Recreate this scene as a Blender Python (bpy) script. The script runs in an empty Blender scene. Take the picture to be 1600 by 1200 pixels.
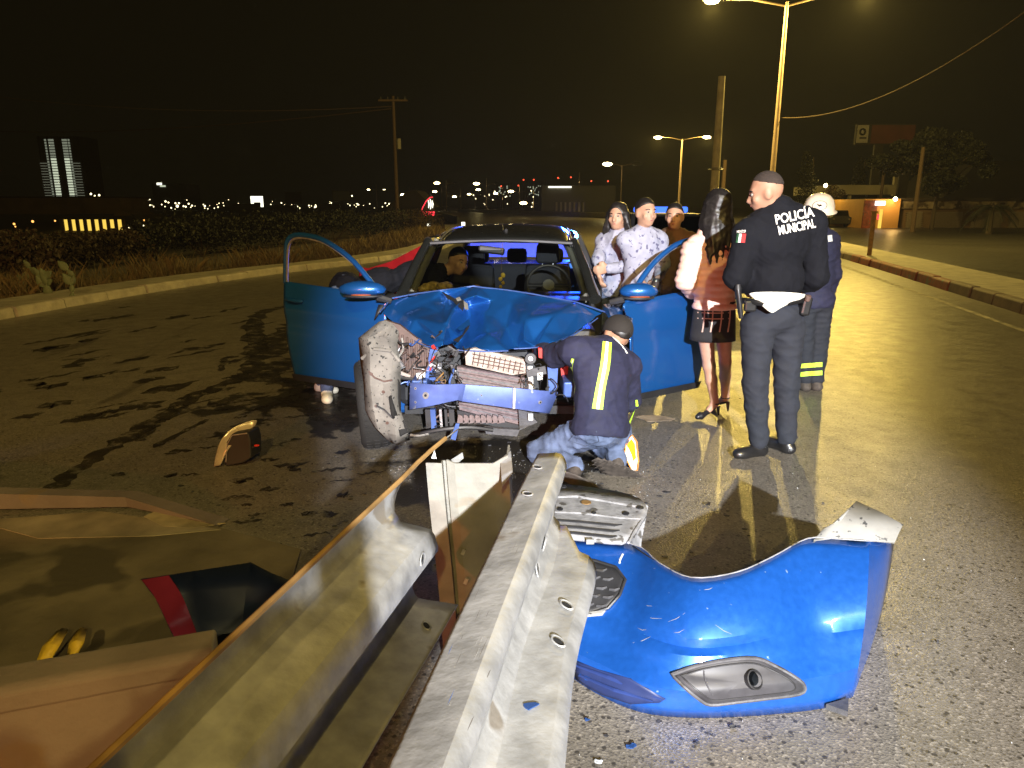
import bpy, bmesh, math, random
import numpy as np
from mathutils import Vector, Matrix
from mathutils.bvhtree import BVHTree
from mathutils.geometry import delaunay_2d_cdt

scene = bpy.context.scene
COL = scene.collection
RND = random.Random(11)
PI = math.pi

# ------------------------------------------------------------------ camera
CAMH, FPX, PITCH = 1.62, 1109.0, math.atan2(278, 1109)
cam_d = bpy.data.cameras.new('camera'); cam = bpy.data.objects.new('camera', cam_d)
COL.objects.link(cam); scene.camera = cam
cam_d.sensor_width = 36; cam_d.lens = FPX/1600*36
cam_d.clip_start = 0.05; cam_d.clip_end = 4000
cam.location = (0, 0, CAMH); cam.rotation_euler = (PI/2-PITCH, 0, 0)

# ------------------------------------------------------------------ night sky, with the last of a city glow
world = bpy.data.worlds.new('World'); scene.world = world; world.use_nodes = True
wn = world.node_tree.nodes; wl = world.node_tree.links
for n in list(wn): wn.remove(n)
sky = wn.new('ShaderNodeTexSky'); sky.sky_type = 'NISHITA'; sky.sun_disc = False
sky.sun_elevation = math.radians(-4); sky.sun_rotation = math.radians(200)
tint = wn.new('ShaderNodeMix'); tint.data_type = 'RGBA'; tint.blend_type = 'MIX'
tint.inputs[0].default_value = 0.97
wl.new(sky.outputs[0], tint.inputs[6]); tint.inputs[7].default_value = (0.125, 0.108, 0.046, 1)
bg = wn.new('ShaderNodeBackground'); bg.inputs[1].default_value = 0.018
wo = wn.new('ShaderNodeOutputWorld')
wl.new(tint.outputs[2], bg.inputs[0]); wl.new(bg.outputs[0], wo.inputs[0])

# ------------------------------------------------------------------ lamps of the place
def add_light(name, kind, loc, power, color, radius=0.1, target=None, size=None, blend=0.3):
    d = bpy.data.lights.new(name, kind); d.energy = power; d.color = color
    d.shadow_soft_size = radius
    if kind == 'SPOT':
        d.spot_size = math.radians(size); d.spot_blend = blend
    o = bpy.data.objects.new(name, d); COL.objects.link(o); o.location = loc
    if target is not None:
        o.rotation_euler = (Vector(target)-Vector(loc)).to_track_quat('-Z', 'Y').to_euler()
    return o
SODIUM = (1.0, 0.70, 0.15)
# unseen searchlight behind the photographer, inferred from the shadows
add_light('search_light', 'SPOT', (1.15, -6.0, 3.4), 15500, (0.93, 0.95, 1.0), 0.06, (0.86, 4.3, 0.70), 24.5, 0.5)
# red beacon of the patrol car parked behind the photographer
add_light('beacon_light', 'POINT', (-4.5, -9.0, 2.4), 2100, (1.0, 0.20, 0.06), 0.12)
# blue beacon of the patrol car parked behind the wreck
add_light('blue_beacon_light', 'SPOT', (1.05, 11.2, 1.6), 2200, (0.01, 0.07, 1.0), 0.15, (.1, 8.35, 1.2), 34, .4)

vs = scene.view_settings
vs.view_transform = 'Standard'; vs.look = 'None'; vs.exposure = 0.0; vs.gamma = 1.0
vs.use_curve_mapping = False
scene.render.engine = 'CYCLES'

# ------------------------------------------------------------------ measuring: photo pixel -> place
cp, sp = math.cos(PITCH), math.sin(PITCH)
def ray(x, y):
    u = (x-800)/FPX; v = (600-y)/FPX
    return Vector((u, cp+v*sp, -sp+v*cp))
CAMP = Vector((0, 0, CAMH))
def atz(x, y, z=0.0):
    d = ray(x, y); return CAMP + d*((z-CAMH)/d.z)
def aty(x, y, Y):
    d = ray(x, y); return CAMP + d*(Y/d.y)

# ------------------------------------------------------------------ mesh helpers
WM = {}
def wm(o):
    return WM.get(o.name, Matrix.Identity(4))
class MB:
    def __init__(s): s.v = []; s.f = []
    def add(s, vs, fs):
        b = len(s.v); s.v += [tuple(p) for p in vs]; s.f += [tuple(i+b for i in f) for f in fs]; return s
    def box(s, c, size, rot=None, taper=1.0):
        hx, hy, hz = [k/2 for k in size]; c = Vector(c); M = rot if rot is not None else Matrix.Identity(3)
        P = []
        for z in (-1, 1):
            t = taper if z > 0 else 1
            for x, y in ((-1,-1),(1,-1),(1,1),(-1,1)):
                P.append(c + M @ Vector((x*hx*t, y*hy*t, z*hz)))
        return s.add(P, [(3,2,1,0),(4,5,6,7),(0,1,5,4),(1,2,6,5),(2,3,7,6),(3,0,4,7)])
    def tube(s, pts, r, n=8, cap=True):
        pts = [Vector(p) for p in pts]; m = len(pts)
        rs = r if isinstance(r, (list, tuple)) else [r]*m
        ring = []; up = None
        for i, p in enumerate(pts):
            t = (pts[min(i+1,m-1)]-pts[max(i-1,0)]).normalized()
            if up is None:
                a = Vector((0,0,1)) if abs(t.z) < .9 else Vector((1,0,0)); up = (a-t*a.dot(t)).normalized()
            else:
                up = (up-t*up.dot(t)); up = up.normalized() if up.length > 1e-6 else Vector((1,0,0))
            w = t.cross(up)
            ring.append([p+(up*math.cos(2*PI*k/n)+w*math.sin(2*PI*k/n))*rs[i] for k in range(n)])
        V = [q for rg in ring for q in rg]; F = []
        for i in range(m-1):
            for k in range(n):
                a = i*n+k; b = i*n+(k+1)%n; F.append((a, b, b+n, a+n))
        if cap: F.append(tuple(range(n))[::-1]); F.append(tuple((m-1)*n+k for k in range(n)))
        return s.add(V, F)
    def grid(s, rows, closed=False):
        n = len(rows[0]); V = [p for r in rows for p in r]; F = []
        for i in range(len(rows)-1):
            for k in range(n if closed else n-1):
                a = i*n+k; b = i*n+(k+1)%n; F.append((a, b, b+n, a+n))
        return s.add(V, F)
    def prism(s, poly, d):
        n = len(poly); d = Vector(d); A = [Vector(p) for p in poly]
        V = A+[p+d for p in A]
        F = [tuple(range(n))[::-1], tuple(range(n, 2*n))]+[(i, (i+1)%n, n+(i+1)%n, n+i) for i in range(n)]
        return s.add(V, F)
    def lathe(s, prof, c, axis=(0,0,1), n=20):
        ax = Vector(axis).normalized(); a = Vector((1,0,0)) if abs(ax.x) < .9 else Vector((0,1,0))
        u = (a-ax*a.dot(ax)).normalized(); w = ax.cross(u); c = Vector(c)
        return s.grid([[c+ax*h+(u*math.cos(2*PI*k/n)+w*math.sin(2*PI*k/n))*r for k in range(n)] for r, h in prof], True)
    def ball(s, c, r, n=10, sc=(1,1,1)):
        c = Vector(c); rows = []
        for i in range(n//2+1):
            th = PI*i/(n//2); rr = max(math.sin(th), 1e-3)
            rows.append([c+Vector((r*sc[0]*rr*math.cos(2*PI*k/n), r*sc[1]*rr*math.sin(2*PI*k/n), r*sc[2]*math.cos(th))) for k in range(n)])
        return s.grid(rows[::-1], True)
    def build(s, name, mat, parent=None, smooth=False, solid=0, bevel=0, subsurf=0, angle=40):
        me = bpy.data.meshes.new(name); me.from_pydata([tuple(p) for p in s.v], [], s.f); me.validate()
        return link(name, me, mat, parent, smooth, solid, bevel, subsurf, angle)
def link(name, me, mat, parent=None, smooth=False, solid=0, bevel=0, subsurf=0, angle=40):
    o = bpy.data.objects.new(name, me); COL.objects.link(o)
    if parent is not None:
        M = wm(parent); me.transform(M.inverted()); o.parent = parent; WM[o.name] = M.copy()
    if mat is not None and not me.materials: me.materials.append(mat)
    bm = bmesh.new(); bm.from_mesh(me)
    bmesh.ops.recalc_face_normals(bm, faces=bm.faces)
    if smooth:
        for f in bm.faces: f.smooth = True
        for e in bm.edges:
            if len(e.link_faces) == 2 and e.calc_face_angle(0) > math.radians(angle): e.smooth = False
    bm.to_mesh(me); bm.free()
    if subsurf:
        m = o.modifiers.new('subsurf', 'SUBSURF'); m.levels = subsurf; m.render_levels = subsurf
    if solid:
        m = o.modifiers.new('solid', 'SOLIDIFY'); m.thickness = solid; m.offset = 0
    if bevel:
        m = o.modifiers.new('bevel', 'BEVEL'); m.width = bevel; m.segments = 2; m.limit_method = 'ANGLE'
    return o
def empty(name, loc, rz=0.0):
    o = bpy.data.objects.new(name, None); COL.objects.link(o); o.location = loc; o.rotation_euler = (0,0,rz)
    o.empty_display_size = .2
    WM[o.name] = Matrix.Translation(Vector(loc)) @ Matrix.Rotation(rz, 4, 'Z')
    return o
def tag(o, label, cat, group=None):
    o['label'] = label; o['category'] = cat
    if group: o['group'] = group
    return o
def struct(o): o['kind'] = 'structure'; return o
def stuff(o): o['kind'] = 'stuff'; return o
def ipol(pts, n):
    """Catmull-Rom through pts, n samples per span"""
    P = [Vector(p) for p in pts]; out = []
    for i in range(len(P)-1):
        a, b, c, d = P[max(i-1,0)], P[i], P[i+1], P[min(i+2,len(P)-1)]
        for k in range(n):
            t = k/n
            out.append(.5*((2*b)+(c-a)*t+(2*a-5*b+4*c-d)*t*t+(3*b-a-3*c+d)*t**3))
    out.append(P[-1]); return out

# ------------------------------------------------------------------ materials
def lin(c): return tuple(c)+(1,) if len(c) == 3 else c
def mat(name, color, rough=.6, metal=0.0, var=.18, vscale=9, bump=0.0, bscale=60, coat=0.0, emit=None, estr=0, spec=.5, alpha=1, spots=None, sheen=0):
    m = bpy.data.materials.new(name); m.use_nodes = True
    N = m.node_tree.nodes; L = m.node_tree.links; p = N['Principled BSDF']
    p.inputs['Roughness'].default_value = rough; p.inputs['Metallic'].default_value = metal
    p.inputs['Specular IOR Level'].default_value = spec
    p.inputs['Coat Weight'].default_value = coat; p.inputs['Coat Roughness'].default_value = .12
    if sheen: p.inputs['Sheen Weight'].default_value = sheen
    tc = N.new('ShaderNodeTexCoord')
    nz = N.new('ShaderNodeTexNoise'); nz.inputs['Scale'].default_value = vscale; nz.inputs['Detail'].default_value = 6
    L.new(tc.outputs['Object'], nz.inputs['Vector'])
    rp = N.new('ShaderNodeMapRange'); rp.inputs[1].default_value = .3; rp.inputs[2].default_value = .7
    rp.inputs[3].default_value = 1-var; rp.inputs[4].default_value = 1+var
    L.new(nz.outputs[0], rp.inputs[0])
    mul = N.new('ShaderNodeVectorMath'); mul.operation = 'SCALE'; mul.inputs[0].default_value = color[:3]
    L.new(rp.outputs[0], mul.inputs['Scale'])
    out = mul.outputs[0]
    if spots:
        sc, thr, scol = spots
        s2 = N.new('ShaderNodeTexNoise'); s2.inputs['Scale'].default_value = sc; s2.inputs['Detail'].default_value = 3
        L.new(tc.outputs['Object'], s2.inputs['Vector'])
        r2 = N.new('ShaderNodeMapRange'); r2.inputs[1].default_value = thr; r2.inputs[2].default_value = thr+.04
        L.new(s2.outputs[0], r2.inputs[0])
        mx = N.new('ShaderNodeMix'); mx.data_type = 'RGBA'; L.new(r2.outputs[0], mx.inputs[0]); L.new(out, mx.inputs[6])
        mx.inputs[7].default_value = lin(scol); out = mx.outputs[2]
    L.new(out, p.inputs['Base Color'])
    rr = N.new('ShaderNodeMapRange'); rr.inputs[3].default_value = max(rough-.08, .02); rr.inputs[4].default_value = min(rough+.12, 1)
    L.new(nz.outputs[0], rr.inputs[0]); L.new(rr.outputs[0], p.inputs['Roughness'])
    if bump:
        b = N.new('ShaderNodeBump'); b.inputs['Strength'].default_value = bump; b.inputs['Distance'].default_value = .01
        nb = N.new('ShaderNodeTexNoise'); nb.inputs['Scale'].default_value = bscale; nb.inputs['Detail'].default_value = 5
        L.new(tc.outputs['Object'], nb.inputs['Vector']); L.new(nb.outputs[0], b.inputs['Height']); L.new(b.outputs[0], p.inputs['Normal'])
    if emit:
        p.inputs['Emission Color'].default_value = lin(emit); p.inputs['Emission Strength'].default_value = estr
    return m
def glow(name, color, strength):
    m = bpy.data.materials.new(name); m.use_nodes = True; N = m.node_tree.nodes
    N.remove(N['Principled BSDF']); e = N.new('ShaderNodeEmission'); e.inputs[0].default_value = lin(color); e.inputs[1].default_value = strength
    m.node_tree.links.new(e.outputs[0], N['Material Output'].inputs[0])
    try: m.cycles.emission_sampling = 'NONE'
    except Exception: pass
    return m
def glass(name, color=(1,1,1), refl=.08, dark=1.0):
    m = bpy.data.materials.new(name); m.use_nodes = True; N = m.node_tree.nodes; L = m.node_tree.links
    N.remove(N['Principled BSDF'])
    t = N.new('ShaderNodeBsdfTransparent'); t.inputs[0].default_value = (color[0]*dark, color[1]*dark, color[2]*dark, 1)
    g = N.new('ShaderNodeBsdfGlossy'); g.inputs['Roughness'].default_value = .03
    fr = N.new('ShaderNodeFresnel'); fr.inputs[0].default_value = 1.35
    mx = N.new('ShaderNodeMixShader'); L.new(fr.outputs[0], mx.inputs[0]); L.new(t.outputs[0], mx.inputs[1]); L.new(g.outputs[0], mx.inputs[2])
    L.new(mx.outputs[0], N['Material Output'].inputs[0]); return m

def asphalt(name, base, stain=True):
    m = bpy.data.materials.new(name); m.use_nodes = True
    N = m.node_tree.nodes; L = m.node_tree.links; p = N['Principled BSDF']
    tc = N.new('ShaderNodeTexCoord')
    def noise(scale, detail, vec=None, rough=.6):
        n = N.new('ShaderNodeTexNoise'); n.inputs['Scale'].default_value = scale; n.inputs['Detail'].default_value = detail
        n.inputs['Roughness'].default_value = rough
        L.new(vec or tc.outputs['Object'], n.inputs['Vector']); return n
    def rng(src, a, b, c, d):
        r = N.new('ShaderNodeMapRange'); L.new(src, r.inputs[0])
        for i, k in enumerate((a, b, c, d)): r.inputs[i+1].default_value = k
        return r.outputs[0]
    def mix(fac, a, b, mode='MIX'):
        x = N.new('ShaderNodeMix'); x.data_type = 'RGBA'; x.blend_type = mode
        if isinstance(fac, float): x.inputs[0].default_value = fac
        else: L.new(fac, x.inputs[0])
        for i, k in ((6, a), (7, b)):
            if isinstance(k, tuple): x.inputs[i].default_value = lin(k)
            else: L.new(k, x.inputs[i])
        return x.outputs[2]
    big = noise(.35, 5); mid = noise(5, 6)
    vor = N.new('ShaderNodeTexVoronoi'); vor.inputs['Scale'].default_value = 120; L.new(tc.outputs['Object'], vor.inputs['Vector'])
    vor2 = N.new('ShaderNodeTexVoronoi'); vor2.inputs['Scale'].default_value = 42; L.new(tc.outputs['Object'], vor2.inputs['Vector'])
    c = mix(rng(big.outputs[0], .35, .65, 0, 1), tuple(k*.78 for k in base), tuple(k*1.2 for k in base))
    c = mix(rng(mid.outputs[0], .35, .7, 0, .6), c, tuple(k*.55 for k in base))
    sep = N.new('ShaderNodeSeparateColor'); L.new(vor.outputs['Color'], sep.inputs[0])
    c = mix(rng(sep.outputs[0], .72, .95, 0, .7), c, tuple(k*1.6 for k in base))
    c = mix(rng(sep.outputs[1], .8, .95, 0, .7), c, tuple(k*.3 for k in base))
    sep2 = N.new('ShaderNodeSeparateColor'); L.new(vor2.outputs['Color'], sep2.inputs[0])
    pick = N.new('ShaderNodeMath'); pick.operation = 'MULTIPLY'
    L.new(rng(sep2.outputs[2], .86, .9, 0, 1), pick.inputs[0]); L.new(rng(vor2.outputs['Distance'], .24, .38, 1, 0), pick.inputs[1])
    c = mix(pick.outputs[0], c, tuple(k*.28 for k in base))
    rough_out = rng(mid.outputs[0], .3, .7, .28, .45)
    if stain:
        mp = N.new('ShaderNodeMapping'); mp.inputs['Scale'].default_value = (1.55, .26, 1); mp.inputs['Rotation'].default_value = (0,0,math.radians(6))
        L.new(tc.outputs['Object'], mp.inputs['Vector'])
        st = noise(1.25, 7, mp.outputs[0], .62)
        sx = N.new('ShaderNodeSeparateXYZ'); L.new(tc.outputs['Object'], sx.inputs[0])
        a = rng(sx.outputs[0], -1.0, .2, 1, 0); b = rng(sx.outputs[1], 11.0, 14.5, 1, 0); b2 = rng(sx.outputs[0], -7.0, -5.0, 0, 1)
        def mul(x, y):
            q = N.new('ShaderNodeMath'); q.operation = 'MULTIPLY'; L.new(x, q.inputs[0]); L.new(y, q.inputs[1]); return q.outputs[0]
        mask = mul(mul(rng(st.outputs[0], .60, .66, 0, .5), a), mul(b, b2))
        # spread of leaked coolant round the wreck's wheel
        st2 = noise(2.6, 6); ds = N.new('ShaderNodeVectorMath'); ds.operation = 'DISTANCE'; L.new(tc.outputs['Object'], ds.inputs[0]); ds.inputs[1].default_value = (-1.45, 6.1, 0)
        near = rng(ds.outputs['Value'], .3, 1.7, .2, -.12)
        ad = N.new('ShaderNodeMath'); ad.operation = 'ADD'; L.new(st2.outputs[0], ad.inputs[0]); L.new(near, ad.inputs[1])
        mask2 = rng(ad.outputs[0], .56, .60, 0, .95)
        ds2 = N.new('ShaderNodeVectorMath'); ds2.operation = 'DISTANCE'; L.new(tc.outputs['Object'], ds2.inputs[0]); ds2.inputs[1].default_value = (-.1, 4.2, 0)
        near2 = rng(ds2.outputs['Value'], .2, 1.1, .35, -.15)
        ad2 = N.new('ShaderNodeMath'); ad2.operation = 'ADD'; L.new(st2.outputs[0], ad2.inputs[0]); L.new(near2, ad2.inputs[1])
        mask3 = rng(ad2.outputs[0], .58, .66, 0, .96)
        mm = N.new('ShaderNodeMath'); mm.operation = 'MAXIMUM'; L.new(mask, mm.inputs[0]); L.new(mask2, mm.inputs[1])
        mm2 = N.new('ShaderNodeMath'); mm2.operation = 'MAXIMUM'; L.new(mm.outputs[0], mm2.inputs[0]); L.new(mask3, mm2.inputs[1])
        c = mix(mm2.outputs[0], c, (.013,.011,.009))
        rx = N.new('ShaderNodeMath'); rx.operation = 'ADD'; L.new(rough_out, rx.inputs[0]); L.new(rng(mm2.outputs[0], 0, 1, 0, .12), rx.inputs[1]); rough_out = rx.outputs[0]
    L.new(c, p.inputs['Base Color']); L.new(rough_out, p.inputs['Roughness'])
    h = N.new('ShaderNodeMath'); h.operation = 'ADD'; L.new(vor.outputs['Distance'], h.inputs[0]); L.new(mid.outputs[0], h.inputs[1])
    bmp = N.new('ShaderNodeBump'); bmp.inputs['Strength'].default_value = .28; bmp.inputs['Distance'].default_value = .006
    L.new(h.outputs[0], bmp.inputs['Height']); L.new(bmp.outputs[0], p.inputs['Normal'])
    return m

M = {}
M['asphalt'] = asphalt('asphalt', (.172,.156,.132))
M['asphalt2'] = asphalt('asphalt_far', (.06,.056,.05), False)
M['soil'] = mat('soil', (.07,.055,.035), .95, var=.4, vscale=2, bump=.6, bscale=8)
M['grass'] = mat('dry_grass', (.13,.09,.035), .8, var=.3, vscale=3)
M['leaf'] = mat('leaf', (.010,.012,.006), .7, var=.4, vscale=2)
M['leafdry'] = mat('leaf_brown', (.04,.025,.012), .8, var=.4, vscale=2)
M['bark'] = mat('bark', (.06,.045,.03), .9, bump=.5)
M['cactus'] = mat('cactus', (.13,.17,.09), .6, var=.2)
M['kerb'] = mat('kerb_concrete', (.34,.31,.25), .7, var=.3, vscale=4, bump=.5, bscale=25)
M['kerbred'] = mat('kerb_red_paint', (.22,.05,.025), .7, var=.45, vscale=5, bump=.4, bscale=25, spots=(7,.6,(.12,.10,.08)))
M['concrete'] = mat('concrete', (.135,.118,.115), .8, var=.22, vscale=3, bump=.35, bscale=40, spots=(3.5,.66,(.16,.13,.10)))
M['dirtcon'] = mat('dirty_concrete', (.12,.10,.07), .85, var=.5, vscale=2.2, bump=.5, bscale=20, spots=(1.6,.56,(.06,.05,.034)))
M['galv'] = mat('galvanised_steel', (.34,.34,.335), .5, .45, var=.28, vscale=14, bump=.2, bscale=45, spots=(7,.64,(.24,.215,.18)))
M['galvold'] = mat('weathered_steel', (.19,.18,.155), .6, .25, var=.3, vscale=8, bump=.2, bscale=30, spots=(5,.62,(.20,.15,.09)))
M['rust'] = mat('rusty_edge', (.26,.15,.05), .7, .2, var=.4)
M['hole'] = mat('dark_recess', (.008,.008,.008), .8)
M['paint'] = mat('blue_car_paint', (.010,.100,.36), .32, .5, var=.05, vscale=300, coat=1.0)
M['paintin'] = mat('blue_under_paint', (.05,.10,.30), .42, .25, var=.2, vscale=8)
M['plast'] = mat('black_plastic', (.018,.018,.02), .5, var=.2)
M['gplast'] = mat('grey_plastic', (.06,.06,.066), .55, var=.3, vscale=20, bump=.2, spots=(16,.63,(.035,.032,.03)))
M['liner'] = mat('grey_wheel_liner', (.165,.155,.14), .8, var=.35, vscale=9, bump=.4, bscale=25, spots=(46,.62,(.02,.02,.02)))
M['flap'] = mat('dusty_plastic_flap', (.22,.215,.20), .7, var=.2, vscale=9, spots=(34,.64,(.05,.05,.05)))
M['rubber'] = mat('tyre_rubber', (.012,.012,.012), .8, var=.3, bump=.3, bscale=90)
M['alu'] = mat('raw_aluminium', (.42,.41,.42), .42, .7, var=.25, vscale=30)
M['foam'] = mat('dusty_foam', (.34,.29,.26), .9, var=.3, vscale=25, bump=.4)
M['beam'] = mat('primed_blue_beam', (.10,.15,.42), .45, .3, var=.2, vscale=10, coat=.3, spots=(22,.68,(.30,.33,.42)))
M['brownp'] = mat('brown_engine_plastic', (.10,.06,.05), .6, var=.3, vscale=15)
M['redp'] = mat('red_plastic', (.55,.02,.01), .45)
M['whitep'] = mat('white_plastic', (.7,.7,.68), .45)
M['seat'] = mat('charcoal_seat_fabric', (.03,.03,.034), .85, bump=.2, bscale=200)
M['trimg'] = mat('grey_pillar_trim', (.16,.16,.14), .7)
M['glass'] = glass('clear_glass', (.62,.66,.66))
M['roofdark'] = mat('dark_roof_gloss', (.012,.013,.012), .22, .0, var=.1, coat=1.0)  # near black gloss for roof, rails and pillars
M['gscuff'] = mat('scuffed_grey_plastic', (.22,.22,.23), .6, var=.3, vscale=20, bump=.25, spots=(16,.60,(.07,.065,.06)))
M['glassd'] = glass('dark_glass', (.30,.33,.36))
M['chrome'] = mat('lens_plastic', (.5,.5,.5), .15, .9, var=.05)
# ================================================================== SETTING
LP = [(-9.2,-14),(-8.4,0),(-7.9,6),(-7.5,10.4),(-6.85,14.2),(-5.75,17.7),(-3.9,22),(-2.6,30),(-3.2,48),(-8,90),(-18,150),(-34,225)]
RP = [(2.6,-14),(5.5,0),(6.6,5),(7.85,10.8),(10.6,23.3),(13,36),(15.2,60),(13,95),(2,150),(-18,225)]
LK = [Vector((p.x,p.y,0)) for p in ipol([(a,b,0) for a,b in LP], 8)]
RK = [Vector((p.x,p.y,0)) for p in ipol([(a,b,0) for a,b in RP], 8)]
def xat(poly, Y):
    for a, b in zip(poly, poly[1:]):
        if a.y <= Y <= b.y: return a.x+(b.x-a.x)*(Y-a.y)/(b.y-a.y)
    return poly[0].x if Y < poly[0].y else poly[-1].x
def gz(x, y):
    """ground height: level by the road, falling away beyond the left kerb"""
    d = xat(LK, y)-3.5-x
    t = min(max(d/38, 0), 1); t = t*t*(3-2*t)
    return -.03-3.4*t*min(max((140-y)/40, .0), 1) if d > 0 else -.03
xs = [-900,-500,-300,-200,-140]+[-100+4*i for i in range(26)]+[4,8,14,20,30,50,80,140,250,500,900]
ys = [-40,-25,-14]+[-8+3*i for i in range(20)]+[54+8*i for i in range(14)]+[175,200,240,300,400,600,900,1500,2400]
b = MB(); b.grid([[(x,y,gz(x,y)) for x in xs] for y in ys]); struct(b.build('ground', M['soil'], smooth=True))
# carriageways
YS = [-14+1.5*i for i in range(60)]+[76+5*i for i in range(30)]
b = MB(); b.grid([[(xat(LK,y)+(xat(RK,y)-xat(LK,y))*k/4, y, 0) for k in range(5)] for y in YS]); struct(b.build('road', M['asphalt']))
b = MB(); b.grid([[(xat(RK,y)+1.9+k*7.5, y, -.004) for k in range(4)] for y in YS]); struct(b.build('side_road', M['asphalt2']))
M['lane'] = mat('worn_white_line', (.34,.31,.24), .7, var=.5, vscale=4, spots=(6,.55,(.10,.09,.075)))
def strip(poly, off, w, z, y0, y1, m, name):
    b = MB(); Y = y0; rows = []
    while Y <= y1:
        x = xat(poly, Y)+off; rows.append([(x,Y,z),(x+w,Y,z)]); Y += 1.0
    b.grid(rows); return struct(b.build(name, m))
strip(RK, -.75, .11, .004, -6, 60, M['lane'], 'road_marking')
strip(RK, 1.95, .12, .001, -6, 60, M['lane'], 'road_marking')
# kerbs, stone by stone
def kerb_run(poly, side, name, label, y0, y1, w, h, mats, setback, ln=1.0):
    root = empty(name, (xat(poly, y0), y0, 0)); struct(root)
    y = y0; i = 0
    while y < y1:
        y2 = y+ln*RND.uniform(.92, 1.05)
        x, x2 = xat(poly, y), xat(poly, y2); g = .012
        a = Vector((x,y+g,0)); c = Vector((x2,y2-g,0)); hh = h+RND.uniform(-.012,.012)
        o = side*w; tp = side*.03
        P = [a+Vector((0,0,-.05)), a+Vector((tp,0,hh*.85)), a+Vector((tp*2,0,hh)), a+Vector((o,0,hh)), a+Vector((o,0,-.05))]
        dj = Vector((RND.uniform(-.02,.02),0,0)); P = [p+dj for p in P]
        MB().prism(P, c-a).build('kerb_stone', mats(y), root, bevel=.012)
        y = y2; i += 1
    if setback:
        b = MB(); rows = []; Y = y0
        while Y <= y1:
            x = xat(poly, Y)+side*w; rows.append([(x,Y,h-.02),(x+side*setback,Y,h-.03)]); Y += 1.2
        b.grid(rows); b.build('paving', M['kerb'], root)
kerb_run(LK, -1, 'pavement', '', 2, 62, .22, .15, lambda y: M['kerb'], 1.0)
kerb_run(RK, 1, 'median_island', '', 2, 62, .22, .19, lambda y: M['kerbred'] if 13.6 < y < 21.5 else M['kerbm'], 1.5) if M.setdefault('kerbm', mat('brown_kerb', (.15,.11,.085), .75, var=.35, vscale=4, bump=.5, bscale=25)) else None
b = MB(); rows = []
for y in [62+4*i for i in range(40)]:
    x = xat(RK, y); rows.append([(x,y,0),(x,y,.75),(x+.25,y,.75),(x+.25,y,0)])
b.grid(rows); tag(b.build('concrete_barrier', M['kerb']), 'long low concrete barrier lining the far curve of the lit road', 'barrier')
b = MB(); rows = []
for y in [66+4*i for i in range(39)]:
    x = xat(LK, y); rows.append([(x,y,0),(x,y,.75),(x-.25,y,.75),(x-.25,y,0)])
b.grid(rows); tag(b.build('concrete_barrier', M['kerb']), 'low concrete barrier on the outer edge of the far overpass', 'barrier')

# ---- vegetation
def leaves(cs, n, size, seed=0):
    """n leaf quads around clump centres cs [(center, radii)]"""
    g = np.random.default_rng(seed); V = []; F = []
    per = max(n//len(cs), 1)
    for c, r in cs:
        d = g.normal(size=(per,3)); d /= np.linalg.norm(d,axis=1)[:,None]+1e-9
        p = np.array(c)+d*np.array(r)*(g.random((per,1))**.4)
        a = g.normal(size=(per,3)); a /= np.linalg.norm(a,axis=1)[:,None]; q = np.cross(a, g.normal(size=(per,3))); q /= np.linalg.norm(q,axis=1)[:,None]+1e-9
        s = size*g.uniform(.5,1.3,(per,1)); b0 = len(V)
        quad = np.stack([p-a*s*.5, p+q*s*.28, p+a*s*.5, p-q*s*.28], 1).reshape(-1,3)
        V += quad.tolist(); F += [(b0+4*i,b0+4*i+1,b0+4*i+2,b0+4*i+3) for i in range(per)]
    m = MB(); m.v = V; m.f = F; return m
def bush(x, y, w, h, n, m, label, group, seed, name='scrub_bush'):
    z = gz(x,y); r = empty(name, (x,y,z)); tag(r, label, 'bush', group)
    g = random.Random(seed)
    cs = []
    for i in range(9):
        a = g.uniform(0,2*PI); d = g.uniform(0,.6)*w
        cs.append(((x+d*math.cos(a), y+d*math.sin(a), z+h*g.uniform(.3,.75)), (w*.4, w*.4, h*.28)))
    leaves(cs, n, .13, seed).build('foliage', m, r)
    for i in range(5):
        a = g.uniform(0,2*PI)
        MB().tube([(x,y,z-.05),(x+.3*w*math.cos(a),y+.3*w*math.sin(a),z+h*.5)], [.03,.012], 5).build('stem', M['bark'], r)
    return r
for i, (px, Y, w, h, mt) in enumerate([(-20,15,1.5,1.25,'leafdry'),(70,19,1.8,1.2,'leafdry'),(150,22,2.0,1.2,'leafdry'),(235,25,2.3,1.55,'leaf'),(310,27,2.4,1.7,'leaf'),(390,30,2.6,1.7,'leaf'),
        (455,33,2.6,1.7,'leaf'),(520,36,2.8,1.6,'leaf'),(575,40,2.6,1.6,'leaf'),(615,45,2.4,1.5,'leafdry'),(650,50,2.4,1.6,'leafdry')]):
    p = aty(px, 335, Y)
    bush(p.x, p.y, w, h, 2600, M[mt], 'brown dry scrub bush on the unlit verge' if mt == 'leafdry' else 'black leafy bush on the unlit verge', 'dry bushes on the verge' if mt == 'leafdry' else 'dark bushes on the verge', i+3)
# dry grass behind the pavement
g = np.random.default_rng(5); V = []; F = []
for i in range(17000):
    y = 8+g.random()**1.1*38; x = xat(LK,y)-1.25-abs(g.normal())*1.15
    z = gz(x,y); h = g.uniform(.10,.42)*(1+.6*math.sin(y*1.7+x)); a = g.uniform(0,2*PI); w = .006+y*.0005
    dx, dy = math.cos(a)*w, math.sin(a)*w; lx, ly = g.normal(size=2)*h*.35
    n0 = len(V); V += [(x-dx,y-dy,z),(x+dx,y+dy,z),(x+lx*.5,y+ly*.5,z+h*.6),(x+lx,y+ly,z+h)]; F += [(n0,n0+1,n0+2),(n0+2,n0+1,n0+3)]
m = MB(); m.v = V; m.f = F
o = stuff(m.build('dry_grass', M['grass'])); tag(o, 'tufts of dry straw coloured grass along the left pavement', 'grass')
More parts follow.
